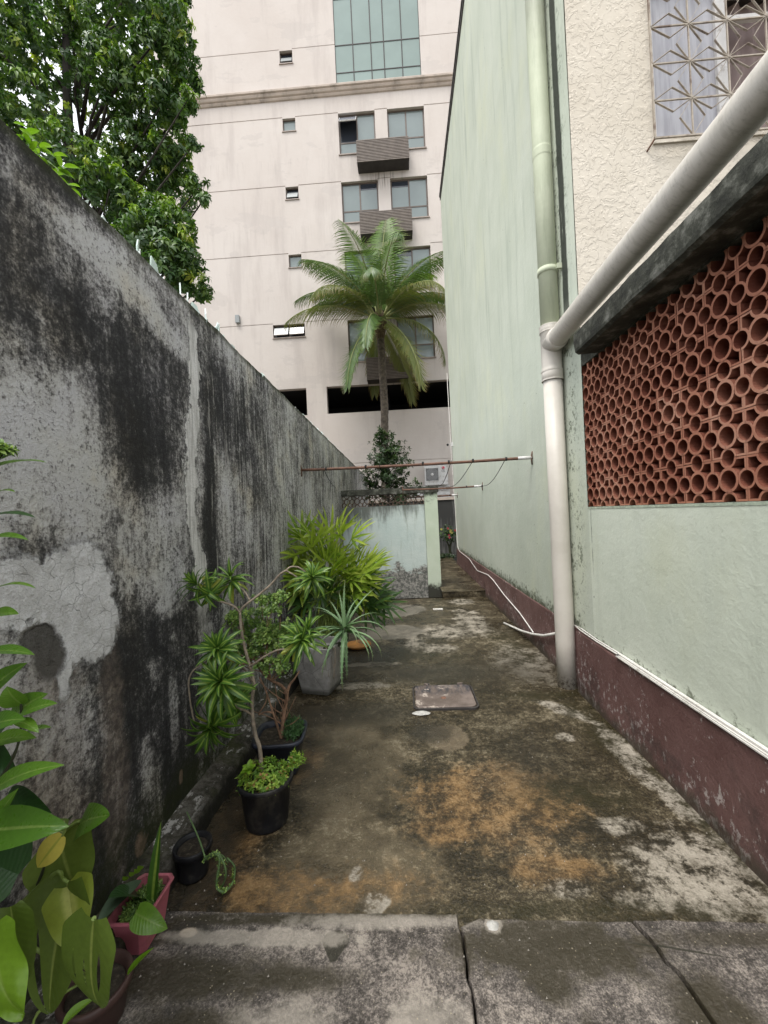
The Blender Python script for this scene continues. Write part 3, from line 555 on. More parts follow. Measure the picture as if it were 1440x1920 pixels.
# ---------------------------------------------------------------- pipes
dp=thing('drainpipe','white plastic downpipe with a long gutter pipe joining it under a green painted upper pipe','drainpipe',(1.39,3.78,0))
px_,py_=1.385,3.775
m=MB(); m.tube([(px_,py_,-.02),(px_,py_,.4),(px_,py_,1.5),(px_,py_,2.74)],.081,28); m.build('downpipe',M['pvc'],dp)
m=MB(); m.tube([(px_,py_,2.72),(px_,py_,2.724),(px_,py_,2.80),(px_,py_,2.804),(px_,py_,2.84),(px_,py_,3.15),(px_,py_,3.155),(px_,py_,3.20),(px_,py_,3.205)],[.084,.090,.090,.087,.086,.086,.091,.091,.085],28); m.build('collar',M['pvc'],dp)
for z_ in (2.722,2.802,3.152,3.198): m=MB(); m.lathe([(.086,z_-.006),(.0925,z_-.006),(.0925,z_+.006),(.086,z_+.006)],32,(px_,py_,0),False); m.build('collar_ring',M['pvc'],dp)
ga=(px_,3.70,3.035); m=MB(); m.tube([ga,(px_,3.62,3.04),(1.386,2.5,3.062),(1.386,1,3.09),(1.386,-1.5,3.13)],.081,32); m.build('gutter_pipe',M['pvc'],dp)
m=MB(); m.tube([(px_,3.775,3.03),(px_,3.66,3.035),(px_,3.655,3.035),(px_,3.60,3.037),(px_,3.597,3.037)],[.084,.086,.091,.091,.083],28); m.build('branch',M['pvc'],dp)
m=MB(); m.tube([(px_,py_,3.19),(px_,py_,4.69),(px_,py_,4.7),(px_,py_,4.704),(px_,py_,4.712),(px_,py_,4.77),(px_,py_,4.778),(px_,py_,4.782),(px_,py_,4.792),(px_,py_,10.7)],[.079,.079,.079,.081,.081,.081,.081,.079,.079,.079],26); m.build('upper_pipe',M['gpipe'],dp)
m=MB(); 
for k in range(13):
    a=R(200-k*15); 
m.lathe([(.0805,3.665),(.086,3.665),(.086,3.715),(.0805,3.715)],26,(px_,py_,0)); m.box((px_+.05,py_-.10,3.668),(XR+.004,py_-.075,3.712)); m.build('clamp',M['gpipe'],dp)
# ---------------------------------------------------------------- cables
ct=thing('cable_trunking','white cable trunking strip running along the top of the maroon plinth','cable',(XR,2,.54))
m=MB(); m.box((1.434,-1.5,.530),(1.470,2.98,.537)); m.box((1.450,-1.5,.537),(1.470,2.98,.553)); m.box((1.439,-1.5,.5375),(1.4465,2.98,.544)); m.build('trunking',M['cable'],ct)
for k,(dx,dz) in enumerate(((0,0),(.012,.012))):
    m=MB(); m.tube([(1.455+dx*.5,2.98,.54+dz),(1.452+dx*.4,3.3,.535+dz),(1.45+dx,3.6,.54+dz),(1.46,3.74,.545)],.005,6); m.build('cable',M['cable'],ct)
m=MB(); m.lathe([(.0,0),(.012,0),(.014,.012),(0,.014)],8,(1.45,2.97,.535)); m.build('clip',M['wire'],ct)
m=MB(); m.tube([(1.430,4.088,0.375),(1.425,4.473,0.237),(1.420,4.872,0.138),(1.400,5.245,0.070),(1.374,5.665,0.016),(1.324,5.842,0.014)],.014,8); tag(m.build('loose_cable',M['cable']),'thick white cable end lying on the floor beside the downpipe','cable')
m=MB(); m.tube([(1.435,4.879,0.154),(1.450,5.468,0.233),(1.450,6.310,0.310),(1.455,7.050,0.406),(1.455,7.483,0.431),(1.460,8.599,0.352),(1.462,9.604,0.482),(1.462,11.215,0.504),(1.462,11.618,0.600),(1.466,11.762,1.562),(1.466,12.111,3.263),(1.466,12.236,5.626)],.008,6); tag(m.build('wall_cable',M['cable']),'thin white cable running along the far plinth and up the green corner','cable')
# ---------------------------------------------------------------- clothes poles and hanging wires
def pole(a,b,r,label,wires,rust=True):
    t=thing('clothes_pole',label,'pole',a,'rusty clothes poles across the alley'); m=MB(); A,B=Vector(a),Vector(b)
    m.tube([A.lerp(B,k/12)+Vector((0,0,-.012*math.sin(math.pi*k/12))) for k in range(13)],r,10); m.build('pole',M['rusty'],t)
    m=MB(); d=(B-A).normalized(); m.tube([B-d*.01,B-d*.16],r*1.15,10); m.build('sleeve',M['whitemetal'],t)
    for s_,e in ((-1,A),(1,B)):
        m=MB(); m.tube([e+Vector((0,0,.07)),e+Vector((-s_*.02,-.01,0)),e+Vector((-s_*.01,0,-.08))],.008,6); m.build('hook',M['rusty'],t)
    for f in wires:
        m=MB(); c=A.lerp(B,f); Mx=Matrix.Translation(c)@d.to_track_quat('Z','Y').to_matrix().to_4x4(); m.lathe([(r*1.02,-.012),(r*1.35,-.008),(r*1.35,.008),(r*1.02,.012)],8,M=Mx); m.build('tie',M['wire'],t)
    return t
p1=pole((-1.235,5.06,2.185),(1.476,4.73,2.155),.017,'nearest long rusty clothes pole spanning the alley',(.12,.3,.55,.66,.76,.895))
pole((.0,7.72,2.03),(1.478,7.69,2.03),.016,'middle short clothes pole behind the cross wall top',(.8,.99))
pole((.1,11.25,2.02),(1.478,11.22,2.02),.02,'farthest low rusty pole over the dark passage',(.85,))
def wire(pts,label,n=14):
    P_=[Vector(p) for p in pts]; out=[]
    for i in range(len(P_)-1):
        for k in range(n): 
            t=k/n; out.append(P_[i].lerp(P_[i+1],t)+Vector((0,0,-.10*math.sin(math.pi*t)*(P_[i]-P_[i+1]).length*.35)))
    out.append(P_[-1]); m=MB(); m.tube(out,.0045,5,True); return tag(m.build('wire',M['wire']),label,'wire')
wire([(-0.247,4.850,2.185),(-0.332,5.500,2.054),(-0.536,6.500,1.934)],'thin black wire hanging left of the air conditioner from the near pole')
wire([(0.577,4.800,2.173),(0.609,7.000,2.019)],'black wire slanting from the near pole across the air conditioner')
wire([(0.828,4.780,2.170),(0.795,7.600,2.029)],'black wire slanting from the near pole to the middle pole')
wire([(1.184,4.760,2.161),(1.446,7.690,2.032),(1.167,7.650,2.014)],'black wire looping from the near pole to the end of the middle pole')
wire([(-0.944,4.980,2.204),(-0.989,6.200,2.022)],'black wire hanging from the left end of the near pole')
# ---------------------------------------------------------------- cross wall with its small block band
cw=thing('cross_wall','low pale green cross wall with a band of round blocks under a mossy coping','wall',(-.3,8.35,0))
m=MB(); 
def cfn(u,v):
    x=-1.225+1.65*u; return (x,8.30+.004*mnoise.noise(Vector((x*3,v*4,0))),-.1+1.855*v)
m.grid(cfn,40,40); m.box((-1.225,8.31,-.1),(.43,8.42,1.75)); 
q=N('pale_blue_green_render',.8,.2); v=q.pos(); P=q.sep(v); x_,z_=P[0],P[2]
c=q.mix(q.st(q.noise(v,1.6,7,.65),.3,.7),(.44,.52,.50),(.55,.61,.58)); s_=q.noise(q.map(v,(7,1,.8)),1.5,8,.7); wv=q.noise(v,5,7,.7)
tp=q.st(q.add(z_,q.mul(s_,1.3),q.mul(x_,-.28),q.mul(wv,.4)),2.25,2.75); c=q.mix(q.mul(tp,.9),c,(.085,.09,.08)); c=q.mix(q.mul(q.st(s_,.55,.7),.4),c,(.28,.33,.27)); wb=q.noise(q.map(v,(1,1,1.6)),2.2,8,.72); pe=q.st(q.add(z_,q.mul(wb,-1.1)),.0,-.07); c=q.mix(q.mul(pe,.9),c,q.mix(q.st(q.noise(v,22,6,.75),.42,.58),(.06,.055,.048),(.30,.28,.255)))
M['cross']=q.done(c,.8,q.bump(q.add(wv,q.noise(v,30,5,.7)),.4,.012)); m.build('wall_face',M['cross'],cw)
q=N('green_pillar_render',.8,.2); v=q.pos(); z_=q.sep(v)[2]; n1=q.noise(v,7,7,.72); c=q.mix(q.st(q.noise(v,2,6,.6),.3,.7),(.47,.54,.42),(.54,.60,.49)); c=q.mix(q.st(q.add(z_,q.mul(n1,.9)),2.25,2.5),c,(.05,.05,.04)); c=q.mix(q.st(q.add(z_,q.mul(n1,-.4)),.0,-.12),c,(.05,.05,.04)); M['pillar']=q.done(c,.8,q.bump(n1,.4,.012))
m=MB(); m.grid(lambda u,v:(.432+.258*u,8.285,-.1+2.09*v),6,24); m.box((.432,8.286,-.1),(.69,8.43,1.985)); m.build('pillar',M['pillar'],cw)
m=MB(); m.grid(lambda u,v:(-1.225+1.94*u,8.25+.01*mnoise.noise(Vector((u*20,v*3,0))),1.988+.115*v+.008*mnoise.noise(Vector((u*17,1,v)))),60,4); m.box((-1.225,8.265,1.989),(.715,8.45,2.098)); m.build('coping',M['darkconc'],cw)
sb=cobogo(.206,.08,18).mesh('brick',plain('sooty_block',(.12,.085,.065),.9,vary=.4,sc_=12,bump=.5,dirt=(.04,.04,.035),dirtsc=6))
for i in range(8): inst('brick',sb,cw,Matrix.Translation((-1.122+.206*i,8.315,1.872))@Matrix.Scale(1.08,4,(0,0,1)))

# ---------------------------------------------------------------- pink building at the back (facade plane y = 18)
BY=18.0
bl=thing('apartment_building','tall pink beige building with paired windows, louvred boxes and a glass strip','building',(0,BY,0))
floors=[(19.15,17.34),(16.13,14.34),(13.10,11.32),(10.10,8.27)]; GR=[22.17,19.17,16.15,13.18,10.14]
ops=[]   # x0,x1,z0,z1,depth,kind
for zt,zb in floors: ops+=[(-2.04,-.44,zb,zt,.22,'w'),(.10,1.70,zb,zt,.22,'w')]
sm=[(-4.5,-3.93,21.56,22.13),(-4.5,-3.93,18.57,19.14),(-4.5,-3.93,15.57,16.12),(-4.5,-3.93,12.57,13.14)]
for a in sm: ops.append(a+(.2,'s'))
ops.append((-5.33,-3.92,9.53,10.10,.2,'l')); ops+=[(-9.4,-3.98,6.07,7.26,.28,'g'),(-3.09,3.6,6.07,7.26,.28,'g')]; ops.append((-2.05,1.66,20.34,26.6,.10,'c'))
for gz_ in GR[1:]: 
    segs=[(-10.3,-4.5),(-3.93,-2.04),(-.44,.10),(1.70,5)] if gz_>10.5 else [(-10.3,-5.33),(-3.92,-2.04),(-.44,.1),(1.7,5)]
    for a,b in segs: ops.append((a+.001,b-.001,gz_,gz_+.035,.025,'o'))
for a,b in ((-10.3,-4.5),(-3.93,-2.05),(1.66,5)): ops.append((a+.001,b-.001,22.17,22.2,.025,'o'))
ops.append((-10.3,5,3.84,3.875,.03,'o'))
BX0,BX1,BZ0,BZ1=-10.15,6.5,-.4,27.5
def facade(ops,mb):
    xs=sorted({BX0,BX1,*[o[0] for o in ops],*[o[1] for o in ops]}); xs=[x for x in xs if BX0<=x<=BX1]; zs=sorted({BZ0,BZ1,*[o[2] for o in ops],*[o[3] for o in ops]})
    for j in range(len(zs)-1):
        zc=(zs[j]+zs[j+1])/2; run=None
        for i in range(len(xs)-1):
            xc=(xs[i]+xs[i+1])/2; hole=any(o[0]<xc<o[1] and o[2]<zc<o[3] for o in ops)
            if not hole: run=(run[0],xs[i+1]) if run else (xs[i],xs[i+1])
            if (hole or i==len(xs)-2) and run: mb.add([(run[0],BY,zs[j]),(run[1],BY,zs[j]),(run[1],BY,zs[j+1]),(run[0],BY,zs[j+1])],[(0,1,2,3)]); run=None
    for x0,x1,z0,z1,d,k in ops:
        x0=max(x0,BX0); vs=[(x0,BY,z0),(x1,BY,z0),(x1,BY,z1),(x0,BY,z1)]; vs+=[(x,BY+d,z) for x,_,z in vs]
        fs=[(0,4,5,1),(1,5,6,2),(2,6,7,3),(3,7,4,0)]
        if k=='o': fs.append((4,5,6,7))
        mb.add(vs,fs)
m=MB(); facade(ops,m); m.add([(BX0,BY,BZ0),(BX0,BY+9,BZ0),(BX0,BY+9,BZ1),(BX0,BY,BZ1)],[(0,1,2,3)]); m.add([(BX1,BY,BZ0),(BX1,BY+9,BZ0),(BX1,BY+9,BZ1),(BX1,BY,BZ1)],[(0,3,2,1)]); m.add([(BX0,BY,BZ1),(BX1,BY,BZ1),(BX1,BY+9,BZ1),(BX0,BY+9,BZ1)],[(0,1,2,3)]); m.add([(BX0,BY+9,BZ0),(BX1,BY+9,BZ0),(BX1,BY+9,BZ1),(BX0,BY+9,BZ1)],[(0,3,2,1)])
m.build('wall',M['bld'],bl)
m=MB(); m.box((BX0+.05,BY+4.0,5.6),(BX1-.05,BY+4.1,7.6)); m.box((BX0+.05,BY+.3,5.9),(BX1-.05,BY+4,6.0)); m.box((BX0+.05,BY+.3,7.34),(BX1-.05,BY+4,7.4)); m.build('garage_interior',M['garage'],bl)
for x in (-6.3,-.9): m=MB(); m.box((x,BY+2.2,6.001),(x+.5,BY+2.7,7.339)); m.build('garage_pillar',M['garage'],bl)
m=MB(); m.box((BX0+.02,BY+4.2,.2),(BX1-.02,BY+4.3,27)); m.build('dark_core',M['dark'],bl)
# cornice: stacked mouldings
m=MB(); pr=[(0,19.90),(.05,19.92),(.09,19.98),(.07,20.02),(.13,20.05),(.17,20.12),(.15,20.16),(.21,20.19),(.22,20.26),(.19,20.30),(0,20.33)]
n=len(pr); vs=[(BX0-.2,BY-d,z) for d,z in pr]+[(BX1,BY-d,z) for d,z in pr]; m.add(vs,[(i,i+1,n+i+1,n+i) for i in range(n-1)]+[tuple(range(n))[::-1]]); m.build('cornice',M['bldtrim'],bl)
m=MB(); m.box((-3.98,BY-.015,6.0),(-3.88,BY+.02,7.3)); 
def fbar(mb,x0,x1,z0,z1,y,t=.05,w=.05):
    mb.box((x0,y,z0),(x0+w,y+t,z1)); mb.box((x1-w,y,z0),(x1,y+t,z1)); mb.box((x0+w,y,z0),(x1-w,y+t,z0+w)); mb.box((x0+w,y,z1-w),(x1-w,y+t,z1))
for fi,(zt,zb) in enumerate(floors):
    for xi,(x0,x1) in enumerate(((-2.04,-.44),(.10,1.70))):
        y=BY+.12; m=MB(); fbar(m,x0,x1,zb,zt,y,.06,.06); xm=(x0+x1)/2; m.box((xm-.03,y+.003,zb+.06),(xm+.03,y+.055,zt-.06)); zm=zt-1.22; m.box((x0+.06,y+.006,zm-.03),(xm-.031,y+.05,zm+.03)); m.box((xm+.031,y+.006,zm-.03),(x1-.06,y+.05,zm+.03)); wn_=m.build('window',M['bronze'],bl)
        for ci,(a,b) in enumerate(((x0+.06,xm-.03),(xm+.03,x1-.06))):
            opened=(fi==0 and xi==0 and ci==0)
            if opened:
                m=MB(); m.box((a,y+.1,zb+.5),(b,y+.12,zt-.06)); m.build('pane',M['darkglass'],wn_)
                m=MB(); Mx=Matrix.Translation((0,y-.01,zt-.1))@Matrix.Rotation(R(-38),4,'X'); m.box((a,-.012,-.62),(b,.012,0),Mx); m.build('open_sash',glassm('sash_glass',(.35,.37,.42),.15),wn_)
                m=MB(); Mx2=Mx@Matrix.Translation((0,0,0)); m.box((a-.02,-.02,-.66),(b+.02,.02,-.621),Mx2); m.box((a-.02,-.02,-.62),(a-.001,.02,0),Mx2); m.box((b+.001,-.02,-.62),(b+.02,.02,0),Mx2); m.build('sash_frame',M['whitemetal'],wn_)
            else:
                m=MB(); m.box((a,y+.02,zm+.03),(b,y+.03,zt-.06)); pn=m.build('pane',M['tint'],wn_)
                if (fi==1 and (xi,ci) in ((0,1),(1,0))) or (fi==2 and (xi,ci)==(1,0)):
                    m=MB(); m.box((a,y+.012,zt-.06-.26),(b,y+.018,zt-.062)); m.build('open_vent',M['darkglass'],wn_)
            m=MB(); m.box((a,y+.02,zb+.06),(b,y+.03,zm-.03)); m.build('pane',M['tint'],wn_)
        m=MB(); m.box((x0-.04,BY-.05,zb-.05),(x1+.04,BY+.11,zb-.002)); m.build('sill',M['rim'],wn_)
for i,(x0,x1,z0,z1) in enumerate(sm):
    y=BY+.1; m=MB(); fbar(m,x0,x1,z0,z1,y,.05,.04); w_=m.build('window',M['bronze'],bl)
    m=MB(); 
    if i in (0,2): m.box((x0+.04,y+.06,z0+.04),(x1-.04,y+.07,z1-.04)); m.build('pane',M['darkglass'],w_); m=MB(); Mx=Matrix.Translation((0,y-.005,z0+.34))@Matrix.Rotation(R(-25),4,'X'); m.box((x0+.05,-.01,-.30),(x1-.05,.01,0),Mx); m.build('open_sash',M['paleglass'],w_)
    else: m.box((x0+.04,y+.02,z0+.04),(x1-.04,y+.03,z1-.04)); m.build('pane',M['tint'],w_)
    m=MB(); m.box((x0-.03,BY-.04,z0-.04),(x1+.03,BY+.09,z0-.002)); m.build('sill',M['rim'],w_)
x0,x1,z0,z1=-5.33,-3.92,9.53,10.10; y=BY+.1; m=MB(); fbar(m,x0,x1,z0,z1,y,.05,.04); m.box((-4.65,y+.002,z0+.04),(-4.6,y+.05,z1-.04)); w_=m.build('window',M['bronze'],bl)
m=MB(); m.box((x0+.04,y+.06,z0+.04),(x1-.04,y+.07,z1-.04)); m.build('pane',M['darkglass'],w_)
for a,b,mt_ in ((x0+.05,-4.66,'paleglass'),(-4.59,x1-.05,'darkglass')):
    Mx=Matrix.Translation((0,y-.005,z1-.07))@Matrix.Rotation(R(-22),4,'X'); m=MB(); m.box((a,-.01,-.42),(b,.01,-.04),Mx); m.build('open_sash',M[mt_],w_); m=MB(); m.box((a,-.02,-.46),(b,.02,-.421),Mx); m.build('sash_frame',M['bronze'],w_)
m=MB(); m.box((x0-.03,BY-.04,z0-.05),(x1+.03,BY+.09,z0-.002)); m.build('sill',M['rim'],w_)
# glass strip: individual panes with thin dark mullions
gxs=[-2.05,-1.26,-.47,.09,.87,1.66]; gzs=[20.34,20.95,22.16,24.2,26.6]; m=MB()
for x in gxs: m.box((x-.018,BY+.03,gzs[0]),(x+.018,BY+.08,gzs[-1]))
for z in gzs: m.box((gxs[0]+.019,BY+.033,z-.018),(gxs[-1]-.019,BY+.078,z+.018))
cwf=m.build('glass_strip',M['boxdark'],bl)
for i in range(5):
    for j in range(4): m=MB(); m.box((gxs[i]+.02,BY+.05,gzs[j]+.02),(gxs[i+1]-.02,BY+.06,gzs[j+1]-.02)); m.build('pane',M['curtain'],cwf)
# louvred air conditioner boxes under the window pairs
slatm=MB(); slatm.box((-1.10,-.03,-.018),(1.10,0,.018)); slatme=slatm.mesh('slat',M['slat'])
for zt in (17.36,14.32,11.28,8.18):
    zb=zt-.93; yf=BY-.6; cx=-.16
    m=MB(); m.box((cx-1.10,yf+.02,zb),(cx+1.10,BY-.002,zb+.03)); m.box((cx-1.10,yf+.02,zb+.031),(cx-1.07,BY-.002,zt)); m.box((cx+1.07,yf+.02,zb+.031),(cx+1.10,BY-.002,zt)); m.box((cx-1.069,yf+.05,zb+.031),(cx+1.069,yf+.06,zt)); bx=m.build('louvre_box',M['boxdark'],bl)
    for k in range(15): inst('slat',slatme,bx,Matrix.Translation((cx,yf+.02,zb+.03+k*.063)))
m=MB(); m.box((-6.95,BY-.14,10.27),(-6.78,BY,10.60)); t=tag(m.build('wall_lamp',M['paleglass']),'small pale box lamp on the pink facade above the stained wall','lamp')
# ---------------------------------------------------------------- air conditioner outside unit
ac=thing('air_conditioner','white outdoor air conditioner unit with a round fan grille on the pink facade','air conditioner',(1.5,17.6,2.77)); AX0,AX1,AZ0,AZ1,AY=.98,1.94,2.72,3.56,17.55
m=MB(); m.box((AX0,AY,AZ0),(AX1,AY+.35,AZ1)); m.build('housing',M['whitemetal'],ac)
m=MB(); Rm=Matrix.Translation((1.29,AY-.004,3.16))@Matrix.Rotation(R(90),4,'X'); 
fbar(m,1.0,1.58,2.87,3.45,AY-.03,.03,.03); m.build('fan_frame',M['whitemetal'],ac)
m=MB(); m.box((1.031,AY-.012,2.901),(1.549,AY-.002,3.419)); m.build('fan_panel',plain('grey_fan_panel',(.16,.16,.16),.6,vary=.1),ac)
m=MB(); 
for k in range(8): r=.05+k*.028; m.lathe([(r,.010),(r+.006,.018),(r+.012,.010)],24,M=Rm)
m.build('fan_guard',plain('grey_wire_guard',(.36,.36,.36),.5,vary=.1),ac); m=MB(); m.lathe([(0,.03),(.055,.028),(.06,.012)],16,M=Rm); m.build('fan_hub',M['whitemetal'],ac)
m=MB(); m.lathe([(0,.006),(.062,.005),(.064,.001)],20,M=Matrix.Translation((1.76,AY-.001,3.42))@Matrix.Rotation(R(90),4,'X')); em=m.build('emblem',plain('red_emblem',(.55,.02,.06),.4,vary=.02),ac)
m=MB(); m.tube([(1.745,AY-.009,3.45),(1.745,AY-.009,3.40),(1.785,AY-.009,3.40)],.006,4); m.tube([(1.76+.045*math.cos(R(a)),AY-.009,3.42+.045*math.sin(R(a))) for a in range(90,370,20)],.005,4); m.build('mark',M['whitemetal'],em)
tc=bpy.data.curves.new('brand_letters','FONT'); tc.body='LG'; tc.size=.12; tc.align_x='CENTER'; tc.extrude=.002; to=bpy.data.objects.new('tmp_text',tc); C.objects.link(to); bpy.context.view_layer.update()
tm=bpy.data.meshes.new_from_object(to.evaluated_get(bpy.context.evaluated_depsgraph_get())); bpy.data.objects.remove(to); tm.materials.clear(); tm.materials.append(M['boxdark']); inst('lettering',tm,ac,Matrix.Translation((1.76,AY-.004,3.25))@Matrix.Rotation(R(90),4,'X'))
m=MB(); 
for z in (2.3,2.5,2.63): m.box((.4,17.7,z),(2.02,17.74,z+.025))
m.box((.4,17.75,2.15),(2.02,17.8,2.71)); m.build('bracket',M['whitemetal'],ac)
# little bulb lamp on the far corner of the green wall
lb=thing('wall_bulb','tiny dark bulb on a white holder at the far corner of the green wall','lamp',(1.44,11.7,3.46)); m=MB(); m.box((1.42,11.66,3.40),(1.478,11.74,3.52)); m.build('holder',M['whitemetal'],lb); m=MB(); m.tube([(1.42,11.7,3.46),(1.36,11.69,3.455)],.012,6); m.build('arm',M['whitemetal'],lb); m=MB(); m.lathe([(0,-.04),(.03,-.02),(.035,.01),(.02,.03),(0,.035)],10,(1.33,11.69,3.45)); m.build('bulb',M['wire'],lb)

# ---------------------------------------------------------------- foliage stamping with numpy
import numpy as np
class NB:
    def __init__(s): s.V=[];s.F=[];s.A={'v':[],'u':[],'t':[]};s.n=0
    def stamp(s,T,Mx,v):
        A=np.array(Mx); s.V.append(T['v']@A[:3,:3].T+A[:3,3]); s.F.append(T['f']+s.n); s.n+=len(T['v'])
        s.A['v'].append(np.clip(T['a']*.0+v+T['j'],0,1)); s.A['u'].append(T['u']); s.A['t'].append(T['t'])
    def build(s,name,mat,parent):
        off=np.array(org(parent)); V=np.concatenate(s.V)-off; F=np.concatenate(s.F)
        me=bpy.data.meshes.new(name); me.vertices.add(len(V)); me.vertices.foreach_set('co',V.ravel().astype('f')); me.loops.add(F.size); me.loops.foreach_set('vertex_index',F.ravel().astype('i')); me.polygons.add(len(F)); me.polygons.foreach_set('loop_start',np.arange(0,F.size,4,dtype='i')); me.polygons.foreach_set('loop_total',np.full(len(F),4,dtype='i')); me.polygons.foreach_set('use_smooth',np.ones(len(F),bool))
        for k in s.A: a=me.attributes.new(k,'FLOAT','POINT'); a.data.foreach_set('value',np.concatenate(s.A[k]).astype('f'))
        me.materials.append(mat); me.update(); me.validate(); o=bpy.data.objects.new(name,me); C.objects.link(o); o.parent=parent; ORG[o.name]=org(parent); return o
def rosette_T(n,L,W,lo,hi,seed,curl=.7,fold=.3,nseg=3,stem=0.0,pw=.9,lv=.25):
    r=random.Random(seed); m=MB(); 
    for i in range(n):
        az=i*2.39996+r.uniform(-.3,.3); f=(i+.5)/n; el=R(hi+(lo-hi)*f+r.uniform(-10,10)); d=Vector((math.cos(az)*math.cos(el),math.sin(az)*math.cos(el),math.sin(el)))
        l=L*r.uniform(.75,1.1)*(.7+.3*f); leaf(m,l,W*r.uniform(.85,1.1),curl*r.uniform(.6,1.3),fold,nseg,1,M=frame((0,0,stem*(1-f)),d,s=1),v=r.random()*lv,pw=pw)
    return dict(v=np.array(m.v),f=np.array(m.f),a=np.array(m.a['v']),j=np.array(m.a['v'])-lv/2,u=np.array(m.a['u']),t=np.array(m.a['t']))
def crownmat(name,stops,rough=.4,trans=.3,spec=.4):
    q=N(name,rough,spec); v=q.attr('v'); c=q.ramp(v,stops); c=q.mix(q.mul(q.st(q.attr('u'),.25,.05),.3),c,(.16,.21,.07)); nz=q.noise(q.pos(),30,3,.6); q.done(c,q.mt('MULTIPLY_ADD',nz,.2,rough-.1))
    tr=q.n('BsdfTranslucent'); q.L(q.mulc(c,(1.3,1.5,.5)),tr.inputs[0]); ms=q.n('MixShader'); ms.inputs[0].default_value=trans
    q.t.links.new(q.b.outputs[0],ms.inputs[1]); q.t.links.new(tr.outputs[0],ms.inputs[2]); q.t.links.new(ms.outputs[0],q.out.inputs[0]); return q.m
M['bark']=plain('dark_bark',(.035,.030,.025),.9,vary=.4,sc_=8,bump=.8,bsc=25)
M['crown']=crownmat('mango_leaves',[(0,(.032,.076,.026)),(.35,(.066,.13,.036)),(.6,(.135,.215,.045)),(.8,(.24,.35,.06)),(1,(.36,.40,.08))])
M['crown2']=crownmat('small_dark_leaves',[(0,(.014,.034,.014)),(.6,(.03,.06,.022)),(1,(.08,.14,.04))],.35)
def rdir(r): 
    while 1:
        v=Vector((r.uniform(-1,1),r.uniform(-1,1),r.uniform(-1,1)))
        if .05<v.length<1: return v
# big tree behind the stained wall
tr_=thing('broadleaf_tree','large dense broadleaf tree rising behind the stained wall on the left','tree',(-6.6,9,0)); r=random.Random(5)
lob=[(-4.12,7.84,11.23,0.49,1.00),(-4.51,9.13,12.06,0.37,1.10),(-5.74,8.97,12.85,0.90,0.80),(-4.32,8.06,10.12,0.43,1.00),(-5.27,8.49,10.70,0.66,0.90),(-4.47,8.41,9.48,0.38,1.00),(-5.27,8.77,9.53,0.64,1.00),(-4.81,9.02,8.98,0.48,1.10),(-4.15,7.77,7.24,0.41,1.10),(-4.56,7.65,6.99,0.53,1.00),(-4.49,9.10,7.52,0.30,1.10),(-4.00,8.38,6.48,0.27,1.20),(-4.13,8.97,6.67,0.16,1.30),(-4.25,7.60,6.33,0.48,1.10),(-6.32,8.40,11.66,0.74,0.50),(-7.79,8.90,12.60,1.01,0.80),(-6.96,8.01,10.10,0.60,0.50),(-6.68,9.30,11.15,0.47,0.50),(-8.63,9.22,12.06,0.70,0.70),(-6.11,7.66,8.65,0.56,0.90),(-5.29,7.65,8.01,0.46,1.00),(-7.46,8.57,13.12,0.86,0.80),(-6.93,9.29,13.97,0.82,0.80),(-3.86,8.29,8.42,0.21,1.20),(-3.61,7.99,7.96,0.10,1.40),(-3.80,8.36,10.59,0.15,1.30),(-3.72,7.65,9.55,0.19,1.10),(-3.80,8.00,9.04,0.16,1.30),(-5.69,8.39,11.14,0.58,0.60),(-8.12,8.49,9.99,0.53,0.80),(-4.76,8.02,12.47,0.81,0.90),(-4.12,8.02,12.29,0.40,1.00),(-4.39,7.99,10.80,0.50,1.00),(-5.34,8.43,8.12,0.53,1.20),(-4.60,8.12,7.62,0.53,1.20),(-4.05,7.64,6.69,0.42,1.20),(-4.68,9.11,9.58,0.39,1.20),(-5.70,8.60,9.30,0.49,1.00),(-4.98,8.76,10.30,0.66,0.90),(-5.75,7.93,8.64,0.45,0.90),(-7.79,9.39,10.89,0.47,0.80),(-5.08,9.15,13.59,0.63,1.00),(-7.93,7.82,11.48,0.79,0.80),(-8.27,8.20,10.40,0.72,0.80)]
Ts=[rosette_T(10,.195,.062,-40,55,s,1.0,.25,2) for s in range(6)]; nb=NB(); lim=[]
for (cx,cy,cz,rad,den) in lob:
    k=int(den*175*(rad/.7)**2)
    for i in range(k):
        d=rdir(r); rr=d.length; d=d.normalized()*(rr**.45); p=Vector((cx,cy,cz))+Vector((d.x*rad,d.y*rad*1.15,d.z*rad))
        if p.x>-1.75: continue
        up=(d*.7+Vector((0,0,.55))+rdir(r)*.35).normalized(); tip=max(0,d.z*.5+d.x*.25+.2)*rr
        v=r.random()**1.3*.6+.12*max(0,d.z)+(r.random()<.55*tip+.03)*r.uniform(.25,.55)  # sky light painted into leaf colour: brighter on upper and outer rosettes
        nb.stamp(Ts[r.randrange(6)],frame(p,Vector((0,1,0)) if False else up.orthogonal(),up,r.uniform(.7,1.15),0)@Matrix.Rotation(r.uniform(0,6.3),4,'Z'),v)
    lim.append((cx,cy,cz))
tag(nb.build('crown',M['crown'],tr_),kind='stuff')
m=MB(); m.tube([(-6.6,9.3,-.3),(-6.65,9.2,4),(-6.9,9.0,8),(-7.05,8.9,10),(-7.0,8.9,13)],[.26,.22,.15,.11,.06],10); m.build('trunk',M['bark'],tr_)
m=MB(); 
for (cx,cy,cz) in lim:
    b=Vector((-6.7-.03*(cz-6),9.1,max(4.2,min(11.5,cz-1.2-abs(cx+6.7)*.3)))); e=Vector((cx,cy,cz)); mid_=b.lerp(e,.5)+Vector((r.uniform(-.2,.2),r.uniform(-.2,.2),.15)); m.tube([b,mid_,e],[.045,.028,.012],6)
m.build('branch',M['bark'],tr_)
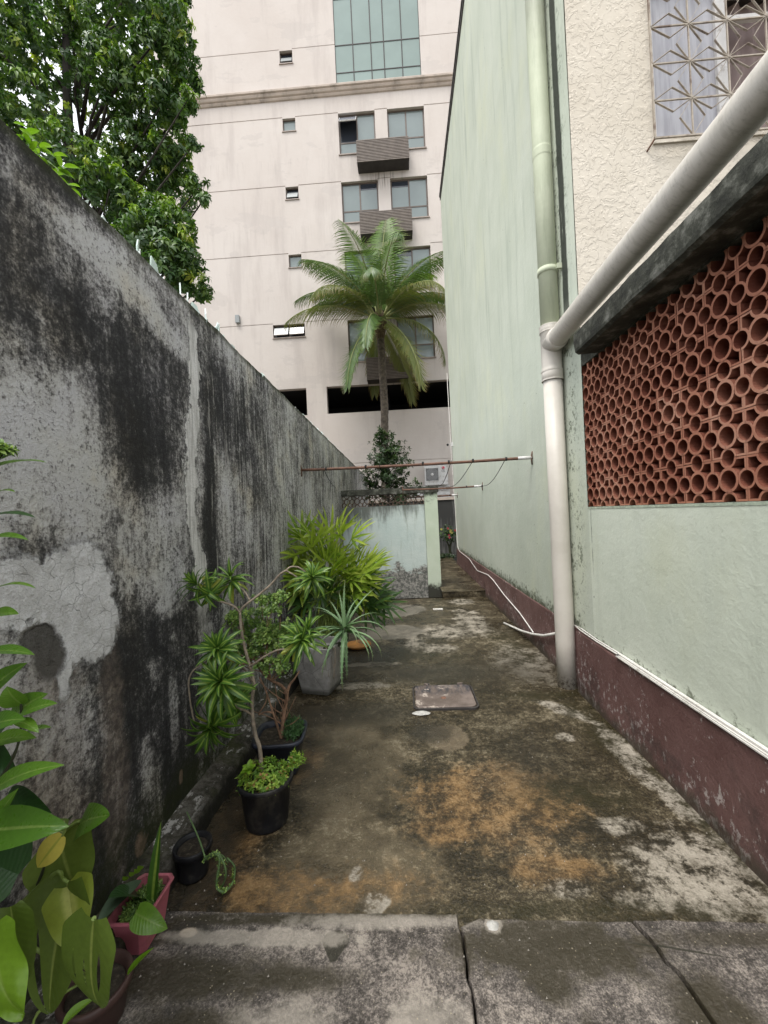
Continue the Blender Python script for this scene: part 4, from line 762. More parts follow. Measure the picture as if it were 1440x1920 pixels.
# shrub tree behind the cross wall
st_=thing('shrub_tree','slender dark leaved shrub tree standing behind the cross wall, before the palm trunk','tree',(-.35,10.6,.05)); nb=NB(); Ts=[rosette_T(7,.12,.045,-10,70,s+40,.5,.25,2,.05) for s in range(4)]; m=MB(); r=random.Random(9)
m.tube([(-.35,10.6,.05),(-.33,10.6,1.5),(-.38,10.55,2.6),(-.3,10.6,3.7)],[.05,.045,.03,.012],8); m.build('trunk',M['bark'],st_); m=MB()
for i in range(46):
    h=r.uniform(.0,1); zc=2.05+1.75*h; sp=(.85*(1-h)**.75+.12); a=r.uniform(0,6.3); b=Vector((-.35,10.6,max(1.5,zc-.35))); e=Vector((-.30+math.cos(a)*sp*r.uniform(.5,1.05),10.6+math.sin(a)*sp*.8,zc)); m.tube([b,b.lerp(e,.6)+Vector((0,0,.08)),e],[.012,.008,.004],5)
    for k in range(17):
        t=r.uniform(.25,1.1); p=b.lerp(e,t)+rdir(r)*.13; up=((e-b).normalized()*.6+Vector((0,0,.5))+rdir(r)*.6).normalized(); nb.stamp(Ts[r.randrange(4)],frame(p,up.orthogonal(),up,r.uniform(.6,1.1))@Matrix.Rotation(r.uniform(0,6.3),4,'Z'),r.random()*.8)
m.build('branch',M['bark'],st_); tag(nb.build('crown',M['crown2'],st_),kind='stuff')
# ---------------------------------------------------------------- coconut palm
pm=thing('palm_tree','coconut palm with drooping fronds in front of the pink building','tree',(-.6,15.8,0)); r=random.Random(3)
tk=MB(); P_=[(-.66,15.8,-.3),(-.63,15.8,2.9),(-.52,15.8,5.7),(-.545,15.8,7.6),(-.55,15.8,8.75)]
pts=[];rad=[]
for i in range(120):
    t=i/119*4; k=min(int(t),3); f=t-k; p=Vector(P_[k]).lerp(Vector(P_[k+1]),f); pts.append(p); rad.append((.15-.018*t/4)+(.010 if i%3==0 else 0))
tk.tube(pts,rad,12); tk.build('trunk',plain('ringed_palm_bark',(.115,.095,.075),.9,vary=.45,sc_=9,bump=.8,bsc=20,dirt=(.035,.03,.025),dirtsc=5),pm)
m=MB(); m.lathe([(.12,8.2),(.20,8.5),(.27,8.8),(.24,9.1),(.12,9.35)],14,(-.55,15.8,0)); m.build('crown_base',plain('palm_fibre',(.10,.075,.045),.95,vary=.5,sc_=14,bump=1),pm)
M['frond']=leafmat('palm_frond',(.060,.115,.032),(.105,.175,.045),None,rough=.38,trans=.25,tip=(.17,.16,.05)); M['frondo']=leafmat('old_palm_frond',(.13,.165,.045),(.20,.21,.065),None,rough=.45,trans=.3,tip=(.25,.17,.06)); M['frondy']=leafmat('young_palm_frond',(.10,.20,.035),(.18,.29,.055),None,rough=.36,trans=.35,tip=(.22,.24,.06))
M['rachis']=plain('palm_rachis',(.22,.24,.09),.5,vary=.2)
def frond(az,el,L,droop,mt_,seed,twist=0):
    r=random.Random(seed); az=R(az); el=R(el); n=26; p=Vector((-.55,15.8,9.0))+Vector((math.cos(az),math.sin(az),0))*.12; pts=[p.copy()]; ds=[]
    e=el
    for i in range(n):
        t=i/n; e=el-droop*(t**1.4); d=Vector((math.cos(az)*math.cos(e),math.sin(az)*math.cos(e),math.sin(e))); p=p+d*(L/n); pts.append(p.copy()); ds.append(d)
    side=Vector((-math.sin(az),math.cos(az),0)); m=MB(); nl=74
    for k in range(nl):
        t=.13+.86*k/nl; i=min(int(t*n),n-1); q_=pts[i].lerp(pts[i+1],t*n-i); d=ds[i]; nrm=side.cross(d).normalized()
        if nrm.z<0 and el>-.2: nrm=-nrm
        for s_ in (-1,1):
            ll=.92*(math.sin(math.pi*(.12+.83*t))**.6)*r.uniform(.85,1.08)*(L/3.3); sp=R(62-32*t)
            dd=(d*math.cos(sp)+side*s_*math.sin(sp)*.9+nrm*.25+Vector((0,0,-.34-.30*t))).normalized(); 
            leaf(m,ll,.036,r.uniform(.5,1.15),.35,4,1,M=frame(q_,dd,nrm),v=r.random()*.6,pw=.6)
    o=m.build('frond',M[mt_],pm); m=MB(); m.tube(pts,[.035*(1-.85*i/n) for i in range(n+1)],6); m.build('rachis',M['rachis'],o)
for i,a in enumerate([(70,84,4.7,.3,'frondy'),(125,76,4.3,.6,'frondy'),(168,68,4.2,1.0,'frond'),(150,58,3.9,1.1,'frond'),(186,50,3.5,1.6,'frond'),(194,24,3.7,1.3,'frondo'),(-2,44,3.4,1.7,'frond'),(12,64,4.0,.95,'frond'),(-8,26,3.9,1.9,'frondo'),(248,70,3.8,1.5,'frond'),(285,60,3.7,1.7,'frond'),(225,38,3.4,1.8,'frondo'),(318,36,3.6,1.9,'frondo'),(262,-12,3.6,1.15,'frond'),(306,-34,4.0,.95,'frondo'),(236,-38,3.7,.85,'frond'),(80,46,3.6,1.4,'frond'),(40,68,4.1,1.1,'frondy'),(100,-10,3.6,1.2,'frondo'),(210,60,3.6,1.4,'frond'),(335,60,3.6,1.3,'frond'),(60,-30,3.6,.9,'frondo'),(268,42,3.3,1.8,'frond'),(340,-8,3.4,1.5,'frondo'),(30,52,3.8,1.3,'frond'),(160,50,3.4,1.3,'frond')]): frond(*a[:4],a[4],100+i)

# ---------------------------------------------------------------- potted plants along the wall
M['blackpot']=plain('black_plastic_pot',(.011,.011,.013),.48,.28,vary=.3,sc_=12,dirt=(.06,.055,.045),dirtsc=8)
M['bluepot']=plain('dark_blue_plastic',(.022,.025,.036),.4,.35,vary=.2,sc_=9,dirt=(.02,.02,.02),dirtsc=8)
M['soil']=plain('wet_soil',(.035,.028,.02),.9,vary=.5,sc_=30,bump=1,bsc=60,dirt=(.12,.10,.07),dirtsc=45)
M['pinkpot']=plain('pink_plastic',(.38,.11,.14),.45,.4,vary=.1,dirt=(.22,.08,.08),dirtsc=14)
M['brownpot']=plain('brown_plastic_pot',(.055,.030,.025),.5,.4,vary=.2,dirt=(.08,.045,.035),dirtsc=9)
M['stem']=plain('pale_bark_stem',(.26,.215,.165),.8,vary=.35,sc_=30,bump=.6,bsc=60,dirt=(.12,.09,.065),dirtsc=20)
M['redstem']=plain('reddish_bark_stem',(.25,.15,.095),.8,vary=.35,sc_=30,bump=.6,bsc=60,dirt=(.10,.06,.04),dirtsc=20)
M['gstem']=plain('green_stem',(.16,.22,.05),.5,vary=.3,sc_=20)
M['dstem']=plain('dark_stem',(.035,.04,.02),.6,vary=.3,sc_=20)
M['drac']=leafmat('striped_dracaena_leaf',(.045,.115,.018),(.085,.175,.025),(.24,.34,.06),.32,rough=.33,trans=.22)
M['dracy']=leafmat('yellowing_dracaena_leaf',(.25,.31,.04),(.40,.42,.07),(.46,.48,.12),.4,rough=.4,trans=.3)
M['tiny']=crownmat('tiny_succulent_leaves',[(0,(.05,.11,.02)),(.5,(.14,.25,.05)),(1,(.34,.46,.12))],.35,.15)
M['weed']=crownmat('weed_leaves',[(0,(.08,.17,.02)),(.5,(.19,.33,.04)),(.88,(.33,.44,.07)),(.95,(.34,.18,.07)),(1,(.36,.2,.08))],.45,.3)
M['fern']=crownmat('dark_weed_leaves',[(0,(.025,.07,.02)),(1,(.06,.14,.045))],.45,.25)
M['rhapis']=leafmat('lady_palm_leaf',(.15,.26,.03),(.34,.43,.05),None,rough=.33,trans=.3,tip=(.32,.36,.08)); M['rhapisd']=leafmat('shaded_lady_palm_leaf',(.035,.085,.02),(.065,.13,.03),None,rough=.36,trans=.25)
M['aloe']=leafmat('aloe_leaf',(.14,.24,.11),(.19,.30,.14),None,rough=.4,trans=.06,tip=(.16,.17,.07)); M['aloed']=leafmat('slate_green_leaf',(.06,.10,.06),(.085,.13,.075),None,rough=.45,trans=.1)
M['broad']=leafmat('glossy_broad_leaf',(.075,.175,.018),(.12,.235,.025),(.18,.28,.06),.10,rough=.30,trans=.25,vein=True,spec=.5); M['broadl']=leafmat('lime_broad_leaf',(.16,.30,.02),(.20,.34,.03),(.24,.36,.06),.1,rough=.35,trans=.35,vein=True); M['broadd']=leafmat('dark_broad_leaf',(.020,.055,.016),(.032,.078,.02),None,rough=.35,trans=.12,vein=True)
M['olive']=leafmat('olive_split_leaf',(.11,.165,.028),(.15,.20,.04),(.26,.31,.08),.07,rough=.42,trans=.32,vein=True); M['yellow']=leafmat('yellow_old_leaf',(.55,.46,.09),(.55,.46,.09),(.35,.36,.06),.14,rough=.45,trans=.25)

def pot(name_parent,c,rt,rb,h,mat,seg=28,sq=0,lip=.012,soil=.03,soilmat='soil',rot=0):
    Mx=Matrix.Rotation(rot,4,'Z'); m=MB(); m.lathe([(0,.0),(rb,0),(rb+.002,.01),(rt-.004,h-.035),(rt+lip*.3,h-.03),(rt+lip,h-.022),(rt+lip,h-.004),(rt+lip*.6,h),(rt-.006,h-.004),(rt-.012,h-.03),(rt-.02,h-.09)],seg,c,True,sq,Mx); m.build('pot',mat,name_parent)
    m=MB(); n=5; m.lathe([(rt-.013,h-soil),( (rt)*.7,h-soil+.006),(rt*.4,h-soil+.002),(0.001,h-soil+.008)],seg,c,True,sq,Mx); return m.build('soil',M[soilmat],name_parent)
def lmesh(name,mat,*a,**k): m=MB(); leaf(m,*a,**k); return m.mesh(name,M[mat])
def rosette(parent,c,axis,n,meshes,lo,hi,seed,s=1.0,stem=.05,name='leaf',jit=12):
    r=random.Random(seed); A=frame(c,Vector(axis).orthogonal(),axis)
    for i in range(n):
        f=(i+.5)/n; az=i*2.39996+r.uniform(-.25,.25); el=R(hi+(lo-hi)*f+r.uniform(-jit,jit)); d=Vector((math.cos(az)*math.cos(el),math.sin(az)*math.cos(el),math.sin(el)))
        inst(name,meshes[r.randrange(len(meshes))],parent,A@frame((0,0,stem*(.5-f)),d,s=s*r.uniform(.8,1.1)*(.72+.28*f)))
def stems(parent,lst,mat,name='stem'):
    for pts,r0,r1 in lst:
        n=len(pts); fine=[]; P_=[Vector(p) for p in pts]
        for i in range(n-1):
            a=P_[max(i-1,0)];b=P_[i];c_=P_[i+1];d=P_[min(i+2,n-1)]
            for k in range(5):
                t=k/5; fine.append(.5*((2*b)+(c_-a)*t+(2*a-5*b+4*c_-d)*t*t+(3*b-a-3*c_+d)*t**3))
        fine.append(P_[-1]); q=len(fine); m=MB(); m.tube(fine,[r0+(r1-r0)*i/(q-1)+.0006*math.sin(i*2.1) for i in range(q)],7); m.build(name,M[mat],parent)
def tuft(parent,c,rx,ry,h,n,Tset,mat,seed,smin=.6,smax=1.2,name='weeds'):
    r=random.Random(seed); nb=NB()
    for i in range(n):
        a=r.uniform(0,6.28); q=math.sqrt(r.random()); p=Vector((c[0]+math.cos(a)*q*rx,c[1]+math.sin(a)*q*ry,c[2]+h*r.random()*(1-q*q*.6))); up=Vector((math.cos(a)*q*.8+r.uniform(-.4,.4),math.sin(a)*q*.8+r.uniform(-.4,.4),1)).normalized()
        nb.stamp(Tset[r.randrange(len(Tset))],frame(p,up.orthogonal(),up,r.uniform(smin,smax))@Matrix.Rotation(r.uniform(0,6.3),4,'Z'),r.random())
    o=nb.build(name,M[mat],parent); tag(o,kind='stuff'); return o
Tw=[rosette_T(6,.026,.011,-5,70,s+70,.6,.2,2,.012) for s in range(4)]; Ttiny=[rosette_T(6,.019,.015,-20,60,s+90,.5,.2,2,.012) for s in range(4)]; Tmoss=[rosette_T(6,.016,.004,0,80,s+95,.4,.2,2,.01) for s in range(3)]

# -- dracaena in the round black pot
pc=((-0.798,2.190,0.021)[0],2.19,0)
dr=thing('dracaena_plant','leggy dracaena with striped rosettes and weeds in the round black pot','potted plant',pc)
pot(dr,pc,.135,.108,.235,M['blackpot'],32)
tuft(dr,(pc[0],pc[1],.20),.132,.132,.10,330,Tw,'weed',4); 
wl=[lmesh('weed_leaf','broadl',.05,.03,.6,.2,6,1)]
rosette(dr,(-0.838,2.080,0.339),(0,-.3,1),8,wl,0,60,3,1.0,.02,'weed_leaf')
tuft(dr,Vector((-0.607,2.120,0.332)),.03,.03,.06,60,Tmoss,'weed',14,1.2,2.2,'sprig')
t0=Vector((pc[0]-.02,2.19,.2))
stems(dr,[([t0,(-0.821,2.190,0.373),(-0.847,2.200,0.453),(-0.861,2.210,0.550),(-0.862,2.220,0.642),(-0.848,2.220,0.710),(-0.865,2.220,0.796),(-0.889,2.220,0.900),(-0.905,2.220,1.003),(-0.909,2.220,1.101)],.0115,.0075),
 ([(-0.909,2.220,1.101),(-0.931,2.200,1.140),(-0.973,2.180,1.166),(-1.009,2.160,1.186),(-1.054,2.150,1.234),(-1.093,2.140,1.265)],.0065,.004),
 ([(-0.909,2.220,1.101),(-0.887,2.220,1.134),(-0.816,2.240,1.185),(-0.750,2.260,1.237),(-0.701,2.280,1.290),(-0.667,2.290,1.311),(-0.639,2.300,1.329),(-0.589,2.310,1.317),(-0.531,2.320,1.256)],.007,.004),
 ([(-0.667,2.290,1.311),(-0.629,2.300,1.284),(-0.588,2.320,1.250),(-0.531,2.320,1.248)],.005,.004),
 ([(-0.855,2.230,1.165),(-0.886,2.240,1.211),(-0.924,2.250,1.239),(-0.968,2.260,1.277)],.0055,.004),
 ([(-0.868,2.220,0.808),(-0.824,2.200,0.836),(-0.775,2.180,0.870),(-0.699,2.160,0.908),(-0.608,2.140,0.928),(-0.563,2.140,0.960),(-0.527,2.140,1.002)],.006,.0045),
 ([(-0.858,2.220,0.727),(-0.862,2.160,0.802),(-0.878,2.100,0.860),(-0.924,2.080,0.915),(-0.960,2.060,0.952)],.006,.0045),
 ([(-0.862,2.210,0.550),(-0.877,2.160,0.597),(-0.912,2.100,0.658),(-0.937,2.040,0.794)],.0055,.0045),
 ([(-0.968,2.070,0.935),(-1.053,2.060,0.880),(-1.098,2.060,0.852),(-1.123,2.060,0.799),(-1.121,2.060,0.719),(-1.113,2.060,0.650),(-1.089,2.050,0.590),(-1.003,2.030,0.588)],.0045,.0045)],'stem')
dl=[lmesh('leaf','drac',.178,.035,c_,.32,7,2,pw=.8) for c_ in (.5,.9,1.3)]; dly=[lmesh('leaf','dracy',.15,.036,c_,.32,7,2,pw=.8) for c_ in (.6,1.2)]
for c_,ax,n,lo,hi,s_,yl in [((-1.087,2.130,1.272),(-.5,-.35,.6),18,-35,70,.85,0),((-1.035,2.140,1.227),(.3,-.5,-.1),9,-40,50,.85,5),((-0.963,2.250,1.278),(.0,-.4,.9),17,-45,75,.85,3),((-0.957,2.050,0.955),(.05,-.75,.6),22,-25,75,.95,2),((-0.930,2.020,0.805),(.0,-.8,.55),24,-25,80,1.18,0),((-0.936,2.120,0.661),(.3,-.5,.2),15,-40,40,1.0,2),((-0.993,2.020,0.593),(-.1,-.6,-.35),21,-30,70,1.05,1),((-0.560,2.130,0.963),(.35,-.5,.5),20,-35,70,.92,5),((-0.525,2.140,1.002),(.2,-.2,.9),14,-20,75,.85,0),((-0.531,2.320,1.254),(.3,-.6,.7),24,-35,75,.85,0)]:
    rosette(dr,c_,ax,int(n*1.5),dl,lo,hi,int(n*7+s_*100),s_,.045)
    if yl: rosette(dr,Vector(c_)-Vector(ax).normalized()*.03,ax,yl+3,dly,-45,20,n+3,s_*1.0,.02)
# -- crassula like shrub in the squarish pot
sc_=((-0.858,2.660,0.196)[0],2.66,0); cs=thing('potted_shrub','twiggy small leaved shrub in the squarish dark blue pot against the wall','potted plant',sc_)
pot(cs,sc_,.150,.115,.225,M['bluepot'],40,4.5,.014,.035,rot=.1)
tuft(cs,(sc_[0]+.085,sc_[1]+.01,.20),.05,.07,.10,150,Tmoss,'fern',6,1.3,2.4); 
b0=Vector((sc_[0]+.01,2.64,.19)); r=random.Random(12); lst=[([b0,(-0.827,2.660,0.345),(-0.811,2.680,0.451),(-0.852,2.700,0.506),(-0.918,2.700,0.542),(-0.975,2.700,0.599),(-1.017,2.700,0.677),(-1.083,2.720,0.812)],.014,.005),([(-0.811,2.680,0.451),(-0.793,2.700,0.511),(-0.763,2.700,0.545),(-0.731,2.720,0.592)],.010,.004),([b0,(-0.868,2.600,0.334),(-0.891,2.600,0.415),(-0.934,2.620,0.528),(-0.972,2.640,0.588)],.008,.004),([(-0.879,2.600,0.375),(-0.919,2.580,0.392),(-0.960,2.560,0.383)],.006,.004),([(-0.967,2.580,0.380),(-0.924,2.600,0.442),(-0.915,2.600,0.496)],.005,.003),([(-0.978,2.700,0.600),(-0.924,2.720,0.534),(-0.850,2.740,0.595),(-0.894,2.760,0.688)],.006,.003),([(-1.101,2.660,0.670),(-1.018,2.700,0.653),(-0.934,2.720,0.629),(-0.870,2.740,0.616)],.007,.004)]
pos=[(-1.055,2.840,0.961),(-0.980,2.838,0.970),(-0.867,2.633,1.021),(-1.078,2.640,0.999),(-1.215,2.812,0.948),(-1.236,2.789,0.926),(-0.998,2.774,0.893),(-0.920,2.691,0.892),(-1.057,2.759,0.913),(-1.047,2.760,0.806),(-0.988,2.754,0.799),(-0.904,2.656,0.832),(-0.877,2.719,0.785),(-0.858,2.711,0.842),(-0.851,2.786,0.870),(-0.853,2.849,0.824),(-1.171,2.838,0.684),(-1.091,2.745,0.670),(-1.052,2.722,0.726),(-0.979,2.682,0.751),(-0.854,2.628,0.691),(-0.831,2.626,0.647),(-0.917,2.727,1.064),(-0.962,2.693,1.073),(-0.839,2.707,1.086),(-1.171,2.825,0.900),(-1.095,2.741,0.863),(-0.909,2.749,0.755),(-0.923,2.674,0.862),(-0.778,2.625,0.831),(-0.960,2.695,0.649),(-1.134,2.651,0.780)]
for k,p in enumerate(pos):
    src=[Vector((-0.975,2.700,0.599)),Vector((-0.850,2.740,0.595)),Vector((-0.924,2.720,0.534)),Vector((-1.017,2.700,0.677))][k%4]; e=Vector(p); lst.append(([src,src.lerp(e,.5)+Vector((r.uniform(-.05,.05),r.uniform(-.05,.05),-.02)),e],.004,.002))
for k in range(14):
    a=b0.lerp(Vector((-0.811,2.680,0.451)),r.uniform(.1,.9)); e=a+Vector((r.uniform(-.16,.14),r.uniform(-.1,.1),r.uniform(.05,.2))); lst.append(([a,a.lerp(e,.5)+Vector((r.uniform(-.03,.03),0,0)),e],.004,.002))
stems(cs,lst,'redstem','branch'); nb=NB()
for p in pos:
    for i in range(34):
        q_=Vector(p)+Vector((r.gauss(0,.032),r.gauss(0,.04),r.gauss(0,.016))); up=(Vector((0,-.2,1))+rdir(r)*.6).normalized(); nb.stamp(Ttiny[r.randrange(4)],frame(q_,up.orthogonal(),up,r.uniform(.7,1.4)),r.random()**.8)
tag(nb.build('foliage',M['tiny'],cs),kind='stuff')
# -- aloe in the tapered square concrete planter
ac_=((-0.839,4.119,0.000)[0],3.86,0); al=thing('aloe_plant','spiky aloe spilling out of the tapered square concrete planter','potted plant',ac_)
q=N('weathered_concrete_planter',.85,.2); v=q.pos(); n1=q.noise(v,4,8,.7); c=q.mix(q.st(n1,.35,.65),(.20,.195,.185),(.38,.37,.35)); cr=q.voro(q.map(v,(1,1,1)),5,'DISTANCE_TO_EDGE'); c=q.mix(q.mul(q.st(cr,.012,0),.8),c,(.05,.05,.045)); z_=q.sep(v)[2]; c=q.mix(q.mul(q.st(q.add(z_,q.mul(n1,-.15)),.0,-.06),.8),c,(.035,.035,.025)); M['planter']=q.done(c,.85,q.bump(q.add(n1,q.noise(v,40,5,.7),q.mul(q.st(cr,.012,0),-.6)),.5,.01))
def sqpot(mb,c,w0,w1,h,rot,t=.022):
    Mx=Matrix.Translation(c)@Matrix.Rotation(rot,4,'Z')
    def ring(w,z,ch=.03): return [Mx@Vector(p) for p in ((-w+ch,-w,z),(w-ch,-w,z),(w,-w+ch,z),(w,w-ch,z),(w-ch,w,z),(-w+ch,w,z),(-w,w-ch,z),(-w,-w+ch,z))]
    rs=[ring(w0,.0,.012),ring(w0+.004,.02,.014),ring(w1,h,.018),ring(w1-t,h,.014),ring(w1-t-.005,h-.06,.014)]; vs=[p for r_ in rs for p in r_]; fs=[(i*8+k,i*8+(k+1)%8,(i+1)*8+(k+1)%8,(i+1)*8+k) for i in range(4) for k in range(8)]; fs+=[tuple(range(8))[::-1],tuple(32+k for k in range(8))]; mb.add(vs,fs)
m=MB(); sqpot(m,ac_,.135,.20,.43,R(-14)); m.build('planter',M['planter'],al)
def aloe_leaf(L,W,curl,seed,mat):
    r=random.Random(seed); m=MB(); leaf(m,L,W,curl,.75,12,1,pw=.38,base=.25,v=r.random()*.4)
    vs=list(m.v); 
    for i in range(1,11):
        for sgn,col in ((-1,0),(1,2)):
            p=Vector(vs[i*3+col]); d=Vector((sgn*.008,.004,.001)); m.add([p-Vector((0,.004,0)),p+d,p+Vector((0,.004,0)),p],[(0,1,2,3)],False,{'v':[.9]*4,'u':[.9]*4,'t':[.6]*4})
    return m.mesh('leaf',M[mat])
am=[aloe_leaf(.41,.046,c_,k,'aloe') for k,c_ in enumerate((.5,1.1,1.6,1.9))]; top_=Vector((-0.586,3.800,0.569))
stems(al,[([(ac_[0]+.05,3.82,.38),top_+Vector((0,0,-.12)),top_],.02,.022)],'dstem')
r=random.Random(8)
for i,(az,el,s_,k) in enumerate([(85,86,1.15,0),(40,52,1.2,0),(130,55,1.0,0),(160,45,1.05,1),(20,38,1.05,1),(185,25,1.05,2),(-10,22,1.1,2),(200,12,1.1,2),(-25,5,1.15,2),(210,-12,1.0,1),(-40,-5,1.05,2),(268,-42,1.3,1),(280,-60,1.25,1),(240,-15,1.05,2),(5,15,1.15,3),(-50,20,.8,3),(225,30,.9,2),(300,30,.85,3),(100,40,1.0,2),(60,65,.9,1),(235,-25,1.2,1),(330,-12,1.2,2),(110,68,1.0,0),(175,60,.8,1)]):
    a=R(az); e=R(el); d=Vector((math.cos(a)*math.cos(e),math.sin(a)*math.cos(e),math.sin(e))); inst('leaf',am[k],al,frame(top_+d*.012+Vector((0,0,-.02*(i%3))),d,s=s_*r.uniform(.9,1.05)))
rl=[]
for i in range(10): x_=ac_[0]+.1+r.uniform(-.05,.09); rl.append(([(x_,3.68-.01*i%.04,.44),(x_+r.uniform(-.02,.03),3.66,.36),(x_+r.uniform(-.03,.05),3.66,r.uniform(.15,.28))],.003,.0015))
stems(al,rl,'stem','dry_root')
# -- long leaved spiky plant in the shade behind the shrub
sp_=thing('spiky_plant','slate green plant with long arching leaves half hidden behind the aloe planter','potted plant',((-1.241,4.600,0.000)[0],4.35,0)); o_=org(sp_); pot(sp_,o_,.14,.11,.26,M['blackpot'])
sm_=[aloe_leaf(.48,.030,c_,k+20,'aloed') for k,c_ in enumerate((.7,1.3,1.9))]; rosette(sp_,Vector((-1.116,4.350,0.592)),(0,-.2,1),22,sm_,-15,80,31,1.0,.05); stems(sp_,[([o_+Vector((0,0,.22)),Vector((-1.116,4.350,0.592))],.03,.03)],'dstem')
# -- lady palm clump
rb=Vector((-.88,4.48,0)); rh=thing('lady_palm','bushy lime green lady palm clump in a dark pot near the cross wall','potted plant',rb); pot(rh,rb,.20,.16,.32,M['blackpot'])
def fan(nl,L,mat,seed,spread=150):
    r=random.Random(seed); m=MB()
    for i in range(nl):
        a=R(-spread/2+spread*i/(nl-1)+r.uniform(-5,5)); d=Vector((math.sin(a),math.cos(a),r.uniform(-.05,.12))); n=8; Lx=L*r.uniform(.85,1.08)*(1-.12*abs(a)); leaf(m,Lx,.037*r.uniform(.9,1.1),r.uniform(.1,.55),.22,n,1,M=frame((0,0,0),d,roll=r.uniform(-.35,.35)),v=r.random()*.5,pw=1.0,base=.05)
    return m.mesh('leaf',M[mat])
fm=[fan(k,.42,'rhapis',k*3+1) for k in (6,7,8,9)]; fd=[fan(k,.38,'rhapisd',k*5+1) for k in (7,8,9)]
r=random.Random(17); spots=[]
cx,cz=(-1.049,5.500,1.023)[0],(-1.049,5.500,1.023)[2]
for i in range(96):
    a=r.uniform(-25,205); rr=r.random()**.6; px=rb+Vector((math.cos(R(a))*.52*rr+.03,r.uniform(-.22,.35),.78+.70*max(-.25,math.sin(R(a)))*rr)); px.x=max(px.x,-1.12); 
    d=Vector((math.cos(R(a))*.9+r.uniform(-.35,.35),-.45+r.uniform(-.4,.3),.30+.75*math.sin(R(a))*.6+r.uniform(-.4,.3))).normalized(); spots.append((px,d,i))
cl_=[]
for px,d,i in spots:
    low=px.z<.85 and i%2; me_=(fd if low else fm)[i%3]; inst('leaf',me_,rh,frame(px,d,(0,-.6,.8),r.uniform(.75,1.05),r.uniform(-.6,.6)))
    c0=rb+Vector((r.uniform(-.12,.12),r.uniform(-.1,.1),.3)); cl_.append(([c0,c0.lerp(px-d*.15,.6)+Vector((0,0,.1)),px],.007,.004))
for px,dd,X_ in (((-1.241,4.450,1.091),(-0.75, -0.3, 0.15),0),((-1.241,4.450,1.091),(-0.4, -0.3, -0.7),1),((-0.361,4.450,0.713),(0.8, -0.3, -0.25),2),((-0.648,4.450,0.723),(0.2, -0.5, -0.7),3),((-0.410,4.450,0.886),(0.9, -0.3, 0.1),4),((-0.934,4.450,0.791),(-0.1, -0.5, -0.8),5),((-0.249,4.450,0.652),(0.7, -0.3, -0.6),6)):
    px=Vector(px)
    inst('leaf',fd[X_%3],rh,frame(px,dd,(0,-.7,.6),.8)); cl_.append(([rb+Vector((0,0,.3)),px],.006,.004))
stems(rh,cl_,'gstem','cane')
# -- orange saucer and litter on the floor
sa=MB(); sa.lathe([(0,.006),(.10,.006),(.125,.012),(.148,.034),(.158,.036),(.160,.030),(.135,.004),(0,.002)],28,(-.62,5.05,0)); tag(sa.build('plant_saucer',plain('orange_clay',(.48,.22,.06),.7,vary=.2,dirt=(.16,.10,.06),dirtsc=9)),'orange clay plant saucer on the floor behind the aloe planter','saucer')
m=MB(); leaf(m,.24,.05,.4,.5,8,1); dl_=inst('dry_leaf',m.mesh('dry_leaf',plain('dry_brown_leaf',(.22,.145,.095),.9,vary=.4,sc_=20)),None,frame((-.62,5.0,.06),(.85,-.35,-.06))); tag(dl_,'dry brown leaf sheath lying across the orange saucer','dry leaf')
m=MB(); m.box((.415,6.79,-.002),(.57,6.86,.014)); tag(m.build('tile_scrap',M['cable']),'small white tile scrap on the floor before the cross wall','tile')
# -- small pot with a trailing cactus stem
p3=((-1.031,1.814,0.000)[0],1.865,0); sp3=thing('trailing_cactus','thin trailing cactus stems hanging out of the small round black pot','potted plant',p3); pot(sp3,p3,.078,.062,.135,M['blackpot'],26,0,.006,.022)
q=N('speckled_soil',.9); v=q.pos(); M['speck']=None
M['cactus']=plain('cactus_green',(.075,.125,.045),.6,vary=.3,sc_=30)
D=1.80
stems(sp3,[([(-0.939,1.800,0.113),(-0.990,1.840,0.181),(-1.061,1.880,0.269)],.004,.003),([(-0.949,1.800,0.109),(-0.899,1.790,0.149),(-0.862,1.770,0.137),(-0.871,1.750,0.045),(-0.838,1.747,0.020),(-0.819,1.791,0.020),(-0.839,1.861,0.030),(-0.886,1.887,0.050)],.0055,.004),([(-0.944,1.800,0.113),(-0.887,1.790,0.154),(-0.848,1.770,0.130),(-0.832,1.760,0.081),(-0.861,1.771,0.015)],.005,.004),([(-0.944,1.800,0.113),(-0.875,1.800,0.136),(-0.839,1.800,0.098)],.004,.003)],'cactus')
Tsp=[rosette_T(3,.016,.008,10,40,s+200,.2,.3,2,.008) for s in range(3)]; nb=NB(); r=random.Random(2)
for pts in ([(-0.949,1.800,0.109),(-0.899,1.790,0.149),(-0.862,1.770,0.137),(-0.871,1.750,0.045),(-0.838,1.747,0.020),(-0.819,1.791,0.020),(-0.839,1.861,0.030)],[(-0.887,1.790,0.154),(-0.848,1.770,0.130),(-0.832,1.760,0.081)]):
    P_=[Vector(p) for p in pts]
    for i in range(len(P_)-1):
        for k in range(9): q_=P_[i].lerp(P_[i+1],k/9); up=rdir(r).normalized(); nb.stamp(Tsp[k%3],frame(q_,up.orthogonal(),up,r.uniform(.7,1.2)),r.random())
tag(nb.build('thorny_leaves',M['tiny'],sp3),kind='stuff')
